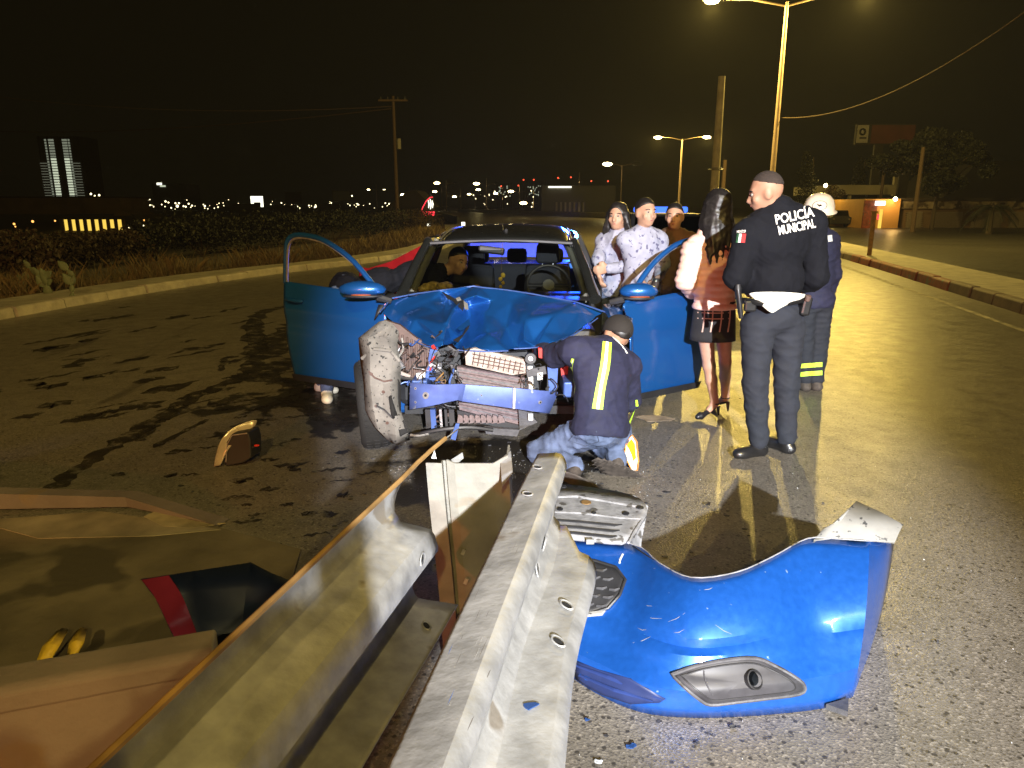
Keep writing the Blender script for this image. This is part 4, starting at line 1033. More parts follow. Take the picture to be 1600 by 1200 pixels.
# frayed edges of the hood and the split
for P,r_ in (([(594,487),(612,466),(650,459),(687,454)],.006),([(687,454),(715,451),(740,447),(752,449)],.007),([(752,449),(790,453),(830,459),(900,472),(947,488)],.006)):
    MB().tube([aty(x,y,HB(y)+.02) for x,y in P], r_, 6).build('hood_edge', M['paintin'], hood, smooth=True)
for P in (((706,469),(716,466),(727,474),(723,486)),((708,532),(722,524),(729,512),(735,505),(732,514),(716,535)),((690,456),(712,468),(726,469),(722,473),(700,468))):
    mb = MB(); mb.prism([aty(x,y,HB(y)-.20) for x,y in P],(0,.03,0)); mb.build('torn_edge', M['plast'], hood)
for P in (((714,513),(732,499),(735,507),(720,517)),((724,470),(731,475),(732,484),(726,483)),((712,466),(718,464),(721,469),(715,471))):
    mb = MB(); mb.prism([aty(x,y,HB(y)-.24) for x,y in P],(0,.012,0)); mb.build('folded_metal', M['paint'] if P[0][0] == 714 else M['flap'], hood)
for P in ([(620,510),(637,525),(663,539),(685,543)],[(714,546),(757,548),(794,547)],[(803,544),(837,542),(864,536),(900,520),(934,496)]):
    MB().tube(ipol([aty(x,y+1,HB(y)-.01) for x,y in P],4), .0045, 6).build('hood_edge', M['paintin'], hood, smooth=True)
# ---- roof
z1, z2 = aty(785,374,6.15).z, aty(785,352.5,6.9).z
st = [(6.12,z1-.005,.615),(6.2,z1+.028,.62),(6.5,(z1+z2)/2+.022,.61),(6.9,z2,.60),(7.4,z2,.58),(7.9,z2-.03,.55),(8.15,z2-.075,.53)]
rows = []
for Y, zc, hw in st:
    row = []
    for k in range(-8,9):
        u = k/8; row.append(Vector((-.12+.05*(Y-4.85)+u*hw, Y, zc-.028*u*u-.085*max(abs(u)-.86,0)/.14)))
    rows.append(row)
roof = MB().grid(rows).build('roof', M['roofdark'], car, smooth=True, solid=.02, subsurf=1)
for s in (-1,1):
    MB().tube([Vector((-.12+.05*(Y-4.85)+s*hw*.90,Y,zc-.024)) for Y,zc,hw in st[1:]],.009,6).build('roof_strip', M['plast'], roof, smooth=True)
a0 = Vector((-.05,6.35,(z1+z2)/2+.02)); MB().tube([a0,aty(786,362,6.4),aty(785,346,6.75)],[.016,.007,.003],6).build('antenna', M['plast'], roof)
# ---- windscreen, pillars
WB = [(637,456),(700,459),(780,461),(860,463),(921,464)]; WT = [(672,379),(725,376),(783,375),(840,376),(894,379)]
rows = []
for j in range(7):
    t = j/6; rows.append([aty(b[0]+(a[0]-b[0])*t, b[1]+(a[1]-b[1])*t, (5.52+(6.14-5.52)*t)-(.05*(1-((i-2)/2)**2))) for i,(a,b) in enumerate(zip(WT,WB))])
ws = MB().grid(rows).build('windscreen', M['glass'], car, smooth=True, subsurf=1)
MB().tube([aty(x,y+1,6.10) for x,y in WT],.016,6).build('header_seal', M['plast'], ws)
for s,(bx,by),(tx,ty) in ((-1,(628,462),(669,377)),(1,(930,468),(897,377))):
    P = [aty(bx+(tx-bx)*t, by+(ty-by)*t-4*math.sin(PI*t), 5.50+.66*t) for t in [k/8 for k in range(9)]]
    MB().tube(P,[.050,.046,.042,.040,.038,.037,.036,.035,.034],10).build('a_pillar', M['roofdark'], car, smooth=True)
    P2 = [p+Vector((-s*.055,.10,-.01)) for p in P]; MB().tube(P2,.036,8).build('pillar_trim', M['trimg'], car, smooth=True)
    # roof rail to the tail
    R_ = [P[-1]]+[Vector((-.12+.05*(Y-4.85)+s*hw,Y,zc-.09)) for Y,zc,hw in st[2:]]+[LC(s*.66,3.75,1.02)]
    MB().tube(R_,.04,8).build('roof_rail', M['roofdark'], car, smooth=True)
    MB().tube([LC(s*.80,1.72,.25),LC(s*.80,1.70,.9),LC(s*.62,1.78,z2-.09)],[.07,.06,.045],8).build('b_pillar', M['plast'], car, smooth=True)
    # cowl side / door sill / rear quarter
    MB().box(LC(s*.79,1.45,.20),(.14,2.6,.14)).build('sill', M['paint'], car, bevel=.03)
    q = [LC(s*.84,2.62,.25),LC(s*.85,2.62,.95),LC(s*.74,3.05,1.02),LC(s*.70,3.9,1.0),LC(s*.80,4.1,.85),LC(s*.82,4.1,.35),LC(s*.84,3.5,.3),LC(s*.85,3.3,.62),LC(s*.85,2.95,.62),LC(s*.85,2.8,.3)]
    MB().prism(q,(-s*.05,0,0)).build('rear_quarter', M['paint'], car)
    w_ = MB(); w_.lathe([(.19,-.09),(.275,-.095),(.295,-.07),(.295,.07),(.275,.095),(.19,.09)],LC(s*.74,2.49+.4,.295),(1,0,0),28); w_.build('rear_wheel', M['rubber'], car, smooth=True)
cow = MB(); cow.grid([[aty(x,y+6,5.36) for x,y in WB],[aty(x,y-1,5.5) for x,y in WB],[aty(x,y+1,5.62)+Vector((0,0,-.01)) for x,y in WB]]); cow.build('cowl', M['plast'], car, smooth=True)
# tail, rear window, floor
MB().prism([LC(-.7,3.15,1.0),LC(.7,3.15,1.0),LC(.72,4.0,.98),LC(-.72,4.0,.98)],(0,0,-.05)).build('boot_lid', M['paint'], car)
MB().box(LC(0,4.08,.65),(1.6,.12,.6)).build('rear_panel', M['paint'], car, bevel=.04)
MB().box(LC(0,2.0,.2),(1.5,3.9,.06)).build('floor_pan', M['plast'], car)
gm = bpy.data.materials.new('dusty_rear_glass'); gm.use_nodes = True; N_ = gm.node_tree.nodes; N_.remove(N_['Principled BSDF'])
tr_ = N_.new('ShaderNodeBsdfTransparent'); tl_ = N_.new('ShaderNodeBsdfTranslucent'); tl_.inputs[0].default_value = (.8,.85,.9,1); mx_ = N_.new('ShaderNodeMixShader'); mx_.inputs[0].default_value = .6
gm.node_tree.links.new(tr_.outputs[0],mx_.inputs[1]); gm.node_tree.links.new(tl_.outputs[0],mx_.inputs[2]); gm.node_tree.links.new(mx_.outputs[0],N_['Material Output'].inputs[0])
MB().grid([[LC(-.55+.22*k,3.28-.03*(2.5-k)**2*.2,z2-.09) for k in range(6)],[LC(-.62+.248*k,3.75,1.03) for k in range(6)]]).build('rear_window', gm, car, smooth=True)
# ---- doors
def door(name, H, E, zb, belt, ztop, label, rear=False, glassm=None, frame=True):
    H, E = Vector(H), Vector(E); u = (E-H); Ln = u.length; u.normalize(); n = Vector((u.y,-u.x,0))
    if n.y > 0: n = -n
    D = lambda s,z,o=0: H+u*s*Ln+n*o+Vector((0,0,z))
    d = empty(name, H); d.parent = car; d.location = H-car.location; WM[d.name] = Matrix.Translation(H)
    if label: d['label'] = label
    rows = []
    for j in range(11):
        t = j/10; z = zb+(belt-zb)*t; bul = .045*math.sin(PI*min(t*1.05,1))-.012*(1 if .56 < t < .66 else 0)+(.018 if t > .66 else 0)
        rows.append([D(s*(1-.03*(1-t)*(1 if s > .9 else 0)), z+(.06*s if t > .95 else .06*s*t), bul) for s in (0,.06,.2,.4,.6,.8,.95,1)])
    pn = MB().grid(rows).build('panel', M['paint'], d, smooth=True, solid=.012, subsurf=1)
    MB().prism([D(.02,zb+.03,-.05),D(.98,zb+.03,-.05),D(.98,belt,-.05),D(.02,belt-.02,-.05)],-n*.04).build('inner_trim', M['plast'], d)
    MB().prism([D(.01,zb-.005,.012),D(.97,zb-.005,.012),D(.97,zb+.055,.036),D(.01,zb+.055,.036)],n*.008).build('bottom_band', M['plast'], d)  # dark band along the door's lower edge
    if frame:
        fr = [D(.05,belt-.02),D(.30,belt+(ztop-belt)*.55),D(.52,belt+(ztop-belt)*.86),D(.68,ztop-.01),D(.86,ztop),D(.95,ztop-.06),D(.985,belt+.18),D(1.0,belt+.04)]
        MB().tube(ipol(fr,4),.021,8).build('window_frame', M['paint'], d, smooth=True)
        MB().tube(ipol([p+n*.006-u*.02-Vector((0,0,.024)) for p in fr[1:]],4),.010,6).build('window_seal', M['alu'], d, smooth=True)
        MB().add([D(.06,belt),D(.17,belt+.01),D(.17,belt+(ztop-belt)*.26)],[(0,1,2)]).build('corner_sail', M['plast'], d, solid=.01)
    if not rear:
        MB().tube([D(.78,belt-.09,.06),D(.83,belt-.085,.085),D(.90,belt-.082,.085),D(.95,belt-.08,.06)],.012,8).build('handle', M['paint'], d, smooth=True)
    if glassm: MB().add([D(.2,belt),D(.98,belt+.05),D(.96,ztop-.1),D(.86,ztop-.03),D(.52,belt+(ztop-belt)*.82)],[(0,1,2,3,4)]).build('window_glass', glassm, d)
    return d, D
dl, DL = door('front_door',(-.93,5.36,0),(-1.86,5.86,0),.20,.965,1.395,'open dark blue door on the unlit left side')
dr, DR = door('front_door',(.80,5.22,0),(1.563,5.75,0),.16,.93,1.36,'open lit blue door held by the woman',glassm=M['glass'])
# left rear door: red beacon light painted into its colour, right rear door: only its frame tip shows
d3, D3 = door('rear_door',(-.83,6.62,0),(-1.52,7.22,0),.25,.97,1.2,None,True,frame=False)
M['redtint'] = mat('red_panel_paint',(.30,.010,.014),.35,.2,coat=.6)
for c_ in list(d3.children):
    if c_.name.startswith('panel'): c_.data.materials.clear(); c_.data.materials.append(M['redtint'])
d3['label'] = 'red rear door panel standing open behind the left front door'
MB().prism([D3(0,.95),D3(1.0,.99),D3(.5,1.10),D3(.0,1.27)],(0,.03,0)).build('upper_panel', M['redtint'], d3)
d4, D4 = door('rear_door',(.82,6.55,0),(1.02,7.4,0),.25,.97,1.45,None,True)
# ---- mirrors
def mirror(d, c, wx, s):
    c = Vector(c); mb = MB(); mb.ball(c,.1,16,(wx,.75,.62)); mb.v = [(x,y,z if z > c.z-.035 else c.z-.035+(z-c.z+.035)*.3) for x,y,z in mb.v]
    m_ = mb.build('mirror', M['paint'], d, smooth=True)
    mb = MB(); mb.ball(c-Vector((0,0,.048)),.088,14,(wx*.95,.7,.22)); mb.build('mirror_base', M['plast'], m_, smooth=True)
    mb = MB(); mb.ball(c-Vector((-s*.0,.055,.035)),.05,10,(1.5,.4,.12)); mb.build('indicator', mat('amber_strip',(.45,.10,.02),.3), m_, smooth=True)
    MB().tube([c+Vector((s*.10,.02,-.06)),c+Vector((s*.20,.05,-.09))],[.03,.025],8).build('mirror_stalk', M['plast'], m_)
mirror(dl, aty(566,452,5.22), 1.75, 1); mirror(dr, aty(998,455,5.22), 1.45, -1)
# ---- cabin
mb = MB(); mb.grid([[LC(x,.72,.93-.02*x*x) for x in (-.66,-.3,0,.3,.66)],[LC(x,.85,.96) for x in (-.66,-.3,0,.3,.66)],[LC(x,1.12,.94) for x in (-.66,-.3,0,.3,.66)],[LC(x,1.2,.6) for x in (-.66,-.3,0,.3,.66)]]); mb.build('dashboard', M['plast'], car, smooth=True, subsurf=1)
wc = aty(857,446,6.12); axw = Vector((0,-.88,.48)); sw = MB()
u_ = Vector((1,0,0)); w_ = axw.cross(u_); ring = [wc+(u_*math.cos(2*PI*k/24)+w_*math.sin(2*PI*k/24))*.185 for k in range(25)]
so = MB().tube(ring,.014,8,False).build('steering_wheel', M['plast'], car, smooth=True)
for a in (0,PI,-PI/2): MB().tube([wc,wc+(u_*math.cos(a)+w_*math.sin(a))*.18],.016,6).build('spoke', M['plast'], so)
MB().lathe([(.0,.02),(.05,.018),(.06,-.02)],wc,axw,14).build('airbag_cover', M['trimg'], so)
def seat(x, y, w, hb, name='front_seat'):
    s = empty(name, LC(x,y,.25)); s.parent = car; s.location = LC(x,y,.25)-car.location; WM[s.name] = Matrix.Translation(LC(x,y,.25))
    MB().box(LC(x,y-.28,.45),(w,.5,.16)).build('cushion', M['seat'], s, bevel=.05)
    rt = Matrix.Rotation(-.22,3,'X')
    MB().box(LC(x,y+.05,.78),(w,.14,.62),rt,.86).build('backrest', M['seat'], s, bevel=.05)
    MB().box(LC(x,y+.15,hb),(w*.5,.10,.20),rt,.85).build('headrest', M['seat'], s, bevel=.04)
    for k in (-1,1): MB().tube([LC(x+k*.05,y+.12,hb-.22),LC(x+k*.05,y+.14,hb-.05)],.007,6).build('headrest_rod', M['alu'], s)
seat(.36,1.85,.48,1.19); seat(-.36,1.95,.48,1.15)
MB().box(LC(0,2.72,.45),(1.2,.5,.18)).build('rear_bench', M['seat'], car, bevel=.05); MB().box(LC(0,3.0,.76),(1.2,.16,.5),Matrix.Rotation(-.25,3,'X')).build('rear_backrest', M['seat'], car, bevel=.05)
for x in (-.4,.02,.42): MB().box(LC(x,3.1,1.09),(.22,.09,.16)).build('rear_headrest', M['seat'], car, bevel=.04)
rm = aty(768,391,6.0); MB().box(rm,(.22,.03,.06),Matrix.Rotation(.12,3,'Y')).build('rear_view_mirror', M['plast'], ws, bevel=.015)
a_ = aty(785,380,5.98); c_ = aty(783,432,5.90)
ho = empty('hanging_ornament', c_); tag(ho,'beaded yellow ornament hanging from the mirror behind the windscreen','ornament')
MB().tube([a_,c_],.003,5).build('cord', M['wood'], ho)
for k in range(5): MB().ball(aty(784+(-1)**k*2,430+k*6,5.90),.020-.002*k,8,(1,.7,1.1)).build('bead', M['yel'], ho)
b_ = aty(680,449,5.66); g = np.random.default_rng(4); mb = MB()
for k in range(7): mb.ball(b_+Vector((g.uniform(-.1,.1),g.uniform(-.02,.04),g.uniform(-.03,.01))),.05,10,(1.1,.9,.75))
tag(mb.build('straw_bundle', mat('straw',(.42,.30,.10),.9,var=.5,vscale=40,bump=.8,bscale=120), smooth=True),'tan straw coloured bundle lying on the dashboard','bundle')
# ---- engine bay
eb = MB(); eb.box(LC(0,.32,.50),(1.42,.5,.56)).build('engine_block', M['plast'], car, bevel=.05)
# radiator with fins, foam guard on top
def pq(pts, Y, d, name, m, parent, bevel=0): return MB().prism([aty(x,y,Y) for x,y in pts],(0,d,0)).build(name,m,parent,bevel=bevel)
M['fin'] = mat('radiator_fins',(.16,.12,.12),.55,.4,var=.3,vscale=50)
rad = pq([(714,572),(820,590),(820,605),(812,665),(718,640)],4.52,.05,'radiator',M['fin'],car)
for k in range(16):
    t = k/15; MB().tube([aty(715,573+t*62,4.515),aty(820-6*t,591+t*66,4.515)],.0042,5).build('fin', M['alu'] if k%2 else M['fin'], rad)
pd = pq([(726,548),(742,544),(820,562),(822,583),(800,586),(728,570)],4.44,.04,'foam_guard',M['foam'],car)
for k in range(10): MB().tube([aty(742+k*8,549+k*1.9,4.437),aty(738+k*8,570+k*1.7,4.437)],.003,4).build('groove', M['brownp'], pd)
for k in range(3): MB().tube([aty(738,553+k*6,4.437),aty(818,569+k*5.5,4.437)],.003,4).build('groove', M['brownp'], pd)
pq([(714,641),(812,665),(806,672),(716,656)],4.5,.05,'lower_tank',M['plast'],car)
# bumper beam
BT_ = [(641,598),(680,601),(722,600),(728,601),(800,606),(835,609),(872,613)]; BO_ = [(640,640),(665,636),(715,625),(722,627),(800,638),(835,643),(858,646)]
BD = [4.30,4.24,4.22,4.20,4.26,4.28,4.36]
rows = [[],[],[],[],[]]
for (a,b2),(c,d2),Y in zip(BT_,BO_,BD):
    for k,(t,dy) in enumerate(((0,.06),(.02,0),(.5,-.012),(.98,0),(1,.06))): rows[k].append(aty(a+(c-a)*t,b2+(d2-b2)*t,Y+dy))
bm_ = MB().grid(rows).build('bumper_beam', M['beam'], car, smooth=True, solid=.006, angle=30)
bvb = bvh_of(bm_)
for x,y,r_ in ((666,618,.022),(650,607,.008),(650,628,.008),(843,628,.012),(752,617,.006)):
    disc(bvb,x,y,r_,r_,0,'bolt',M['alu'],bm_,lift=.008); disc(bvb,x,y,r_*.4,r_*.4,0,'bolt_head',M['hole'],bm_,lift=.011)
pq([(802,606),(806,606),(805,639),(801,639)],4.235,.02,'weld_seam',M['alu'],bm_)
for x0,x1 in ((-.50,-.40),(.46,.56)): MB().box(LC((x0+x1)/2,-.34,.50),(.10,.35,.10)).build('crash_box', M['paintin'], car, bevel=.01)
# left wheel and its dusty liner
wl_ = empty('front_wheel', (-.955,4.70,.30)); wl_.parent = car; wl_.location = Vector((-.955,4.70,.30))-car.location; WM[wl_.name] = Matrix.Translation((-.955,4.70,.30))
ax_ = Vector((.97,.22,.05)); MB().lathe([(.18,-.085),(.23,-.102),(.265,-.105),(.288,-.094),(.299,-.075),(.304,-.04),(.305,0),(.304,.04),(.299,.075),(.288,.094),(.265,.105),(.23,.102),(.18,.085)],(-.955,4.70,.303),ax_,40).build('tyre', M['rubber'], wl_, smooth=True)
MB().lathe([(.0,-.02),(.10,-.03),(.175,-.08),(.185,-.085)],(-.955,4.70,.303),ax_,24).build('rim', M['alu'], wl_, smooth=True)
axn = ax_.normalized(); uu = axn.cross(Vector((0,0,1))).normalized(); vv = axn.cross(uu)
for k in range(44):
    a = 2*PI*k/44; dd = uu*math.cos(a)+vv*math.sin(a); tt = axn.cross(dd)
    for o_ in (-.052,0,.052): 
        c = Vector((-.955,4.70,.303))+dd*(.304 if o_ == 0 else .301)+axn*o_
        mb = MB() if (k == 0 and o_ == -.052) else mb
        mb.box(c,(.036,.036,.008),Matrix((axn*1.0,tt*(.75 if o_ else .9),dd)).transposed())
stuff(mb.build('tread', M['rubber'], wl_))
MB().lathe([(.18,-.09),(.27,-.095),(.295,-.07),(.295,.07),(.27,.095),(.18,.09)],(.66,4.80,.295),(1,0,0),32).build('right_front_tyre', M['rubber'], car, smooth=True)
LR = [[(594,500),(602,503),(610,507),(618,511),(625,516)],[(562,531),(575,526),(590,524),(606,528),(620,540)],[(563,560),(578,550),(594,548),(611,556),(624,575)],[(566,600),(581,598),(596,598),(611,600),(626,606)],[(571,640),(585,642),(599,644),(613,645),(627,645)],[(580,667),(592,674),(606,678),(620,680),(638,676)],[(600,683),(607,689),(614,692),(622,695),(641,687)]]
LD = [4.37,4.33,4.345,4.33,4.36]
gj = random.Random(8)
ln_ = MB().grid([[aty(x+gj.uniform(-3,3),y+gj.uniform(-3,3),d+.05*abs(j-3)/3+gj.uniform(-.03,.03)) for (x,y),d in zip(rw,LD)] for j,rw in enumerate(LR)]).build('wheel_liner', M['liner'], car, smooth=True, solid=.005, angle=12)
bl_ = bvh_of(ln_)
panel_on(bl_, [(607,620),(611,617),(618,640),(622,651),(615,654),(611,648)], .01, 'liner_tear_void', M['hole'], ln_)
panel_on(bl_, [(622,592),(636,600),(640,640),(625,645),(622,620)], .01, 'liner_tear_void', M['hole'], ln_)  # black sheet painted in for the dark void beside the beam
panel_on(bl_, [(621,662),(636,655),(641,660),(638,676),(625,682)], .012, 'liner_tear_void', M['hole'], ln_)
MB().tube(on(bl_,[(576,580),(585,590),(600,596),(613,594)],.012),.006,6).build('liner_cable', M['brownp'], ln_)
MB().tube(on(bl_,[(588,634),(600,640),(612,652),(622,658)],.012),.006,6).build('liner_cable', M['plast'], ln_)
for x,y in ((580,584),(588,634),(600,612),(606,660)): disc(bl_,x,y,.012,.010,0,'liner_clip',M['brownp'],ln_,lift=.01)
for w_i,(pts,wd) in enumerate(((((566,560),(585,545),(610,548),(624,565)),.012),)):
    MB().tube(on(bl_,pts,.008),wd,8).build('liner_ridge', M['liner'], ln_, smooth=True)
# brown plastic panels and ribs between liner and hood
bp = pq([(600,500),(625,508),(650,528),(672,540),(672,598),(640,596),(618,560)],4.60,.04,'inner_panel',M['brownp'],car)
for k in range(7): MB().tube([aty(622+k*7,520+k*3.4,4.59),aty(624+k*7,585+k*1.5,4.59)],.008,6).build('rib', M['brownp'], bp)
# struts, pipes, hoses
def hose(pts, r, m, name='hose', Y0=None): return MB().tube(ipol([aty(*p) for p in pts],5), r, 7).build(name, m, car, smooth=True)
hose([(583,540,4.46),(598,553,4.42),(612,567,4.40),(622,580,4.42),(640,588,4.45)],.013,M['foam'],'pipe')
hose([(604,528,4.44),(611,545,4.40),(618,560,4.38),(628,572,4.40)],.019,M['alu'],'pipe')
hose([(628,528,4.42),(630,545,4.41),(624,556,4.42),(618,561,4.42)],.007,M['flap'])
hose([(676,540,4.48),(681,552,4.46),(674,563,4.46),(671,578,4.46)],.012,M['redp'])
hose([(609,570,4.42),(620,588,4.40),(640,592,4.42),(665,596,4.44)],.011,M['plast'])
pq([(672,545),(684,548),(672,565),(670,592),(664,592)],4.44,.03,'bracket',M['paintin'],car)
pq([(668,566),(684,562),(684,594),(670,594)],4.50,.03,'bracket',M['paintin'],car)
pq([(650,584),(664,582),(664,590),(652,592)],4.40,.03,'connector',M['whitep'],car)
pq([(855,566),(872,572),(870,610),(858,612)],4.42,.03,'bracket',M['paintin'],car)
MB().lathe([(.0,-.02),(.034,-.02),(.04,0),(.034,.02),(.0,.02)],aty(829,560,4.40),(0,-1,.1),18).build('horn', M['plast'], car, smooth=True)
MB().lathe([(.0,.022),(.014,.022),(.018,.018)],aty(829,560,4.40),(0,-1,.1),12).build('horn_centre', M['alu'], car, smooth=True)
MB().tube([aty(828,572,4.42),aty(830,609,4.42)],.018,10).build('receiver_dryer', M['whitep'], car, smooth=True)
MB().tube([aty(829,646,4.42),aty(829,656,4.42)],.018,10).build('dryer_tail', M['whitep'], car, smooth=True)
pq([(822,578),(852,572),(854,584),(824,590)],4.40,.02,'bracket',M['gplast'],car)
pq([(840,583),(848,582),(848,593),(840,594)],4.39,.02,'sticker_tag',M['whitep'],car)
pq([(841,544),(847,545),(847,560),(842,559)],4.42,.04,'reservoir_cap',M['redp'],car)
pq([(876,575),(888,572),(886,600),(878,602)],4.52,.04,'tail_reflector',M['redp'],car)
g = random.Random(31)
for k in range(46):
    x, y = g.uniform(592,712), g.uniform(512,600)
    if k > 30: x, y = g.uniform(660,720), g.uniform(545,665)
    Y = g.uniform(4.40,4.55); P = [(x,y,Y)]
    for j in range(3): P.append((P[-1][0]+g.uniform(-14,14), P[-1][1]+g.uniform(-6,14), Y+g.uniform(-.03,.03)))
    hose(P, g.uniform(.003,.008), g.choice([M['plast'],M['plast'],M['plast'],M['brownp'],M['alu'],M['paintin']]), 'wire')
for k in range(34):     # loose looms and broken clips hanging out of the nose
    x, y = g.uniform(640,730), g.uniform(540,610)
    if k > 22: x, y = g.uniform(812,870), g.uniform(552,640)
    Y = g.uniform(4.30,4.42); P = [(x,y,Y)]
    for j in range(4): P.append((P[-1][0]+g.uniform(-9,9), P[-1][1]+g.uniform(-3,12), Y+g.uniform(-.04,.04)))
    hose(P, g.uniform(.002,.005), g.choice([M['plast'],M['plast'],M['brownp'],M['plast'],M['rust']]), 'wire')
for k in range(18):
    x, y = g.uniform(674,716), g.uniform(550,596)
    MB().box(aty(x,y,g.uniform(4.42,4.55)),(g.uniform(.02,.05),.03,g.uniform(.02,.06)),Matrix.Rotation(g.uniform(-.6,.6),3,'Y')).build('clip_block', g.choice([M['plast'],M['gplast'],M['alu'],M['plast']]), car, bevel=.003)
# below the beam
for x,m_ in ((668,M['plast']),(676,M['paintin']),(690,M['alu']),(694,M['plast']),(705,M['plast'])):
    pq([(x-4,640),(x+4,640),(x+6,668),(x-2,670)],4.46,.04,'undertray_strut',m_,car)
hose([(640,682,4.35),(665,676,4.30),(700,670,4.28),(735,668,4.30),(770,672,4.34)],.014,M['plast'],'splash_bar')
hose([(642,680,4.34),(655,680,4.31),(670,677,4.29)],.010,M['flap'],'splash_bar')
pq([(712,662),(718,662),(712,688),(704,686)],4.24,.01,'bent_strap',M['paintin'],car)
pq([(756,668),(812,672),(808,682),(760,678)],4.40,.04,'undertray',M['gplast'],car)
pq([(810,640),(826,644),(840,660),(812,672)],4.45,.04,'side_duct',M['gplast'],car)
for k in range(10): pq([(716+k*9,648),(722+k*9,650),(726+k*9,660),(714+k*9,662)],4.47,.02,'crushed_fin',M['fin'],car) if k < 8 else None
# right fender, dark
rows = []
for j in range(6):
    t = j/5; rows.append([Vector((X+.015*math.sin(PI*t), Y, .42+(.93-.02*k-.42)*t if 0 < k < 4 else .22+(.9-.22)*t)) for k,(X,Y) in enumerate(((.74,4.42),(.78,4.58),(.80,4.8),(.81,5.0),(.82,5.2)))])
MB().grid(rows).build('right_fender', M['paint'], car, smooth=True, solid=.006)
mb = MB(); mb.grid([[aty(935,476,5.35),aty(948,489,5.05),aty(951,500,4.85)],[aty(958,474,5.32),aty(962,486,5.08),aty(960,498,4.9)],[aty(975,480,5.28),aty(976,495,5.1),aty(972,515,4.95)]]); mb.build('fender_top', M['paint'], car, smooth=True, solid=.006, subsurf=1)
mb = MB(); mb.grid([[aty(594,486,5.30),aty(604,470,5.38),aty(622,462,5.46)],[aty(585,500,5.30),aty(592,475,5.38),aty(606,455,5.5)]]); mb.build('left_cowl_corner', M['plast'], car, smooth=True, solid=.01)
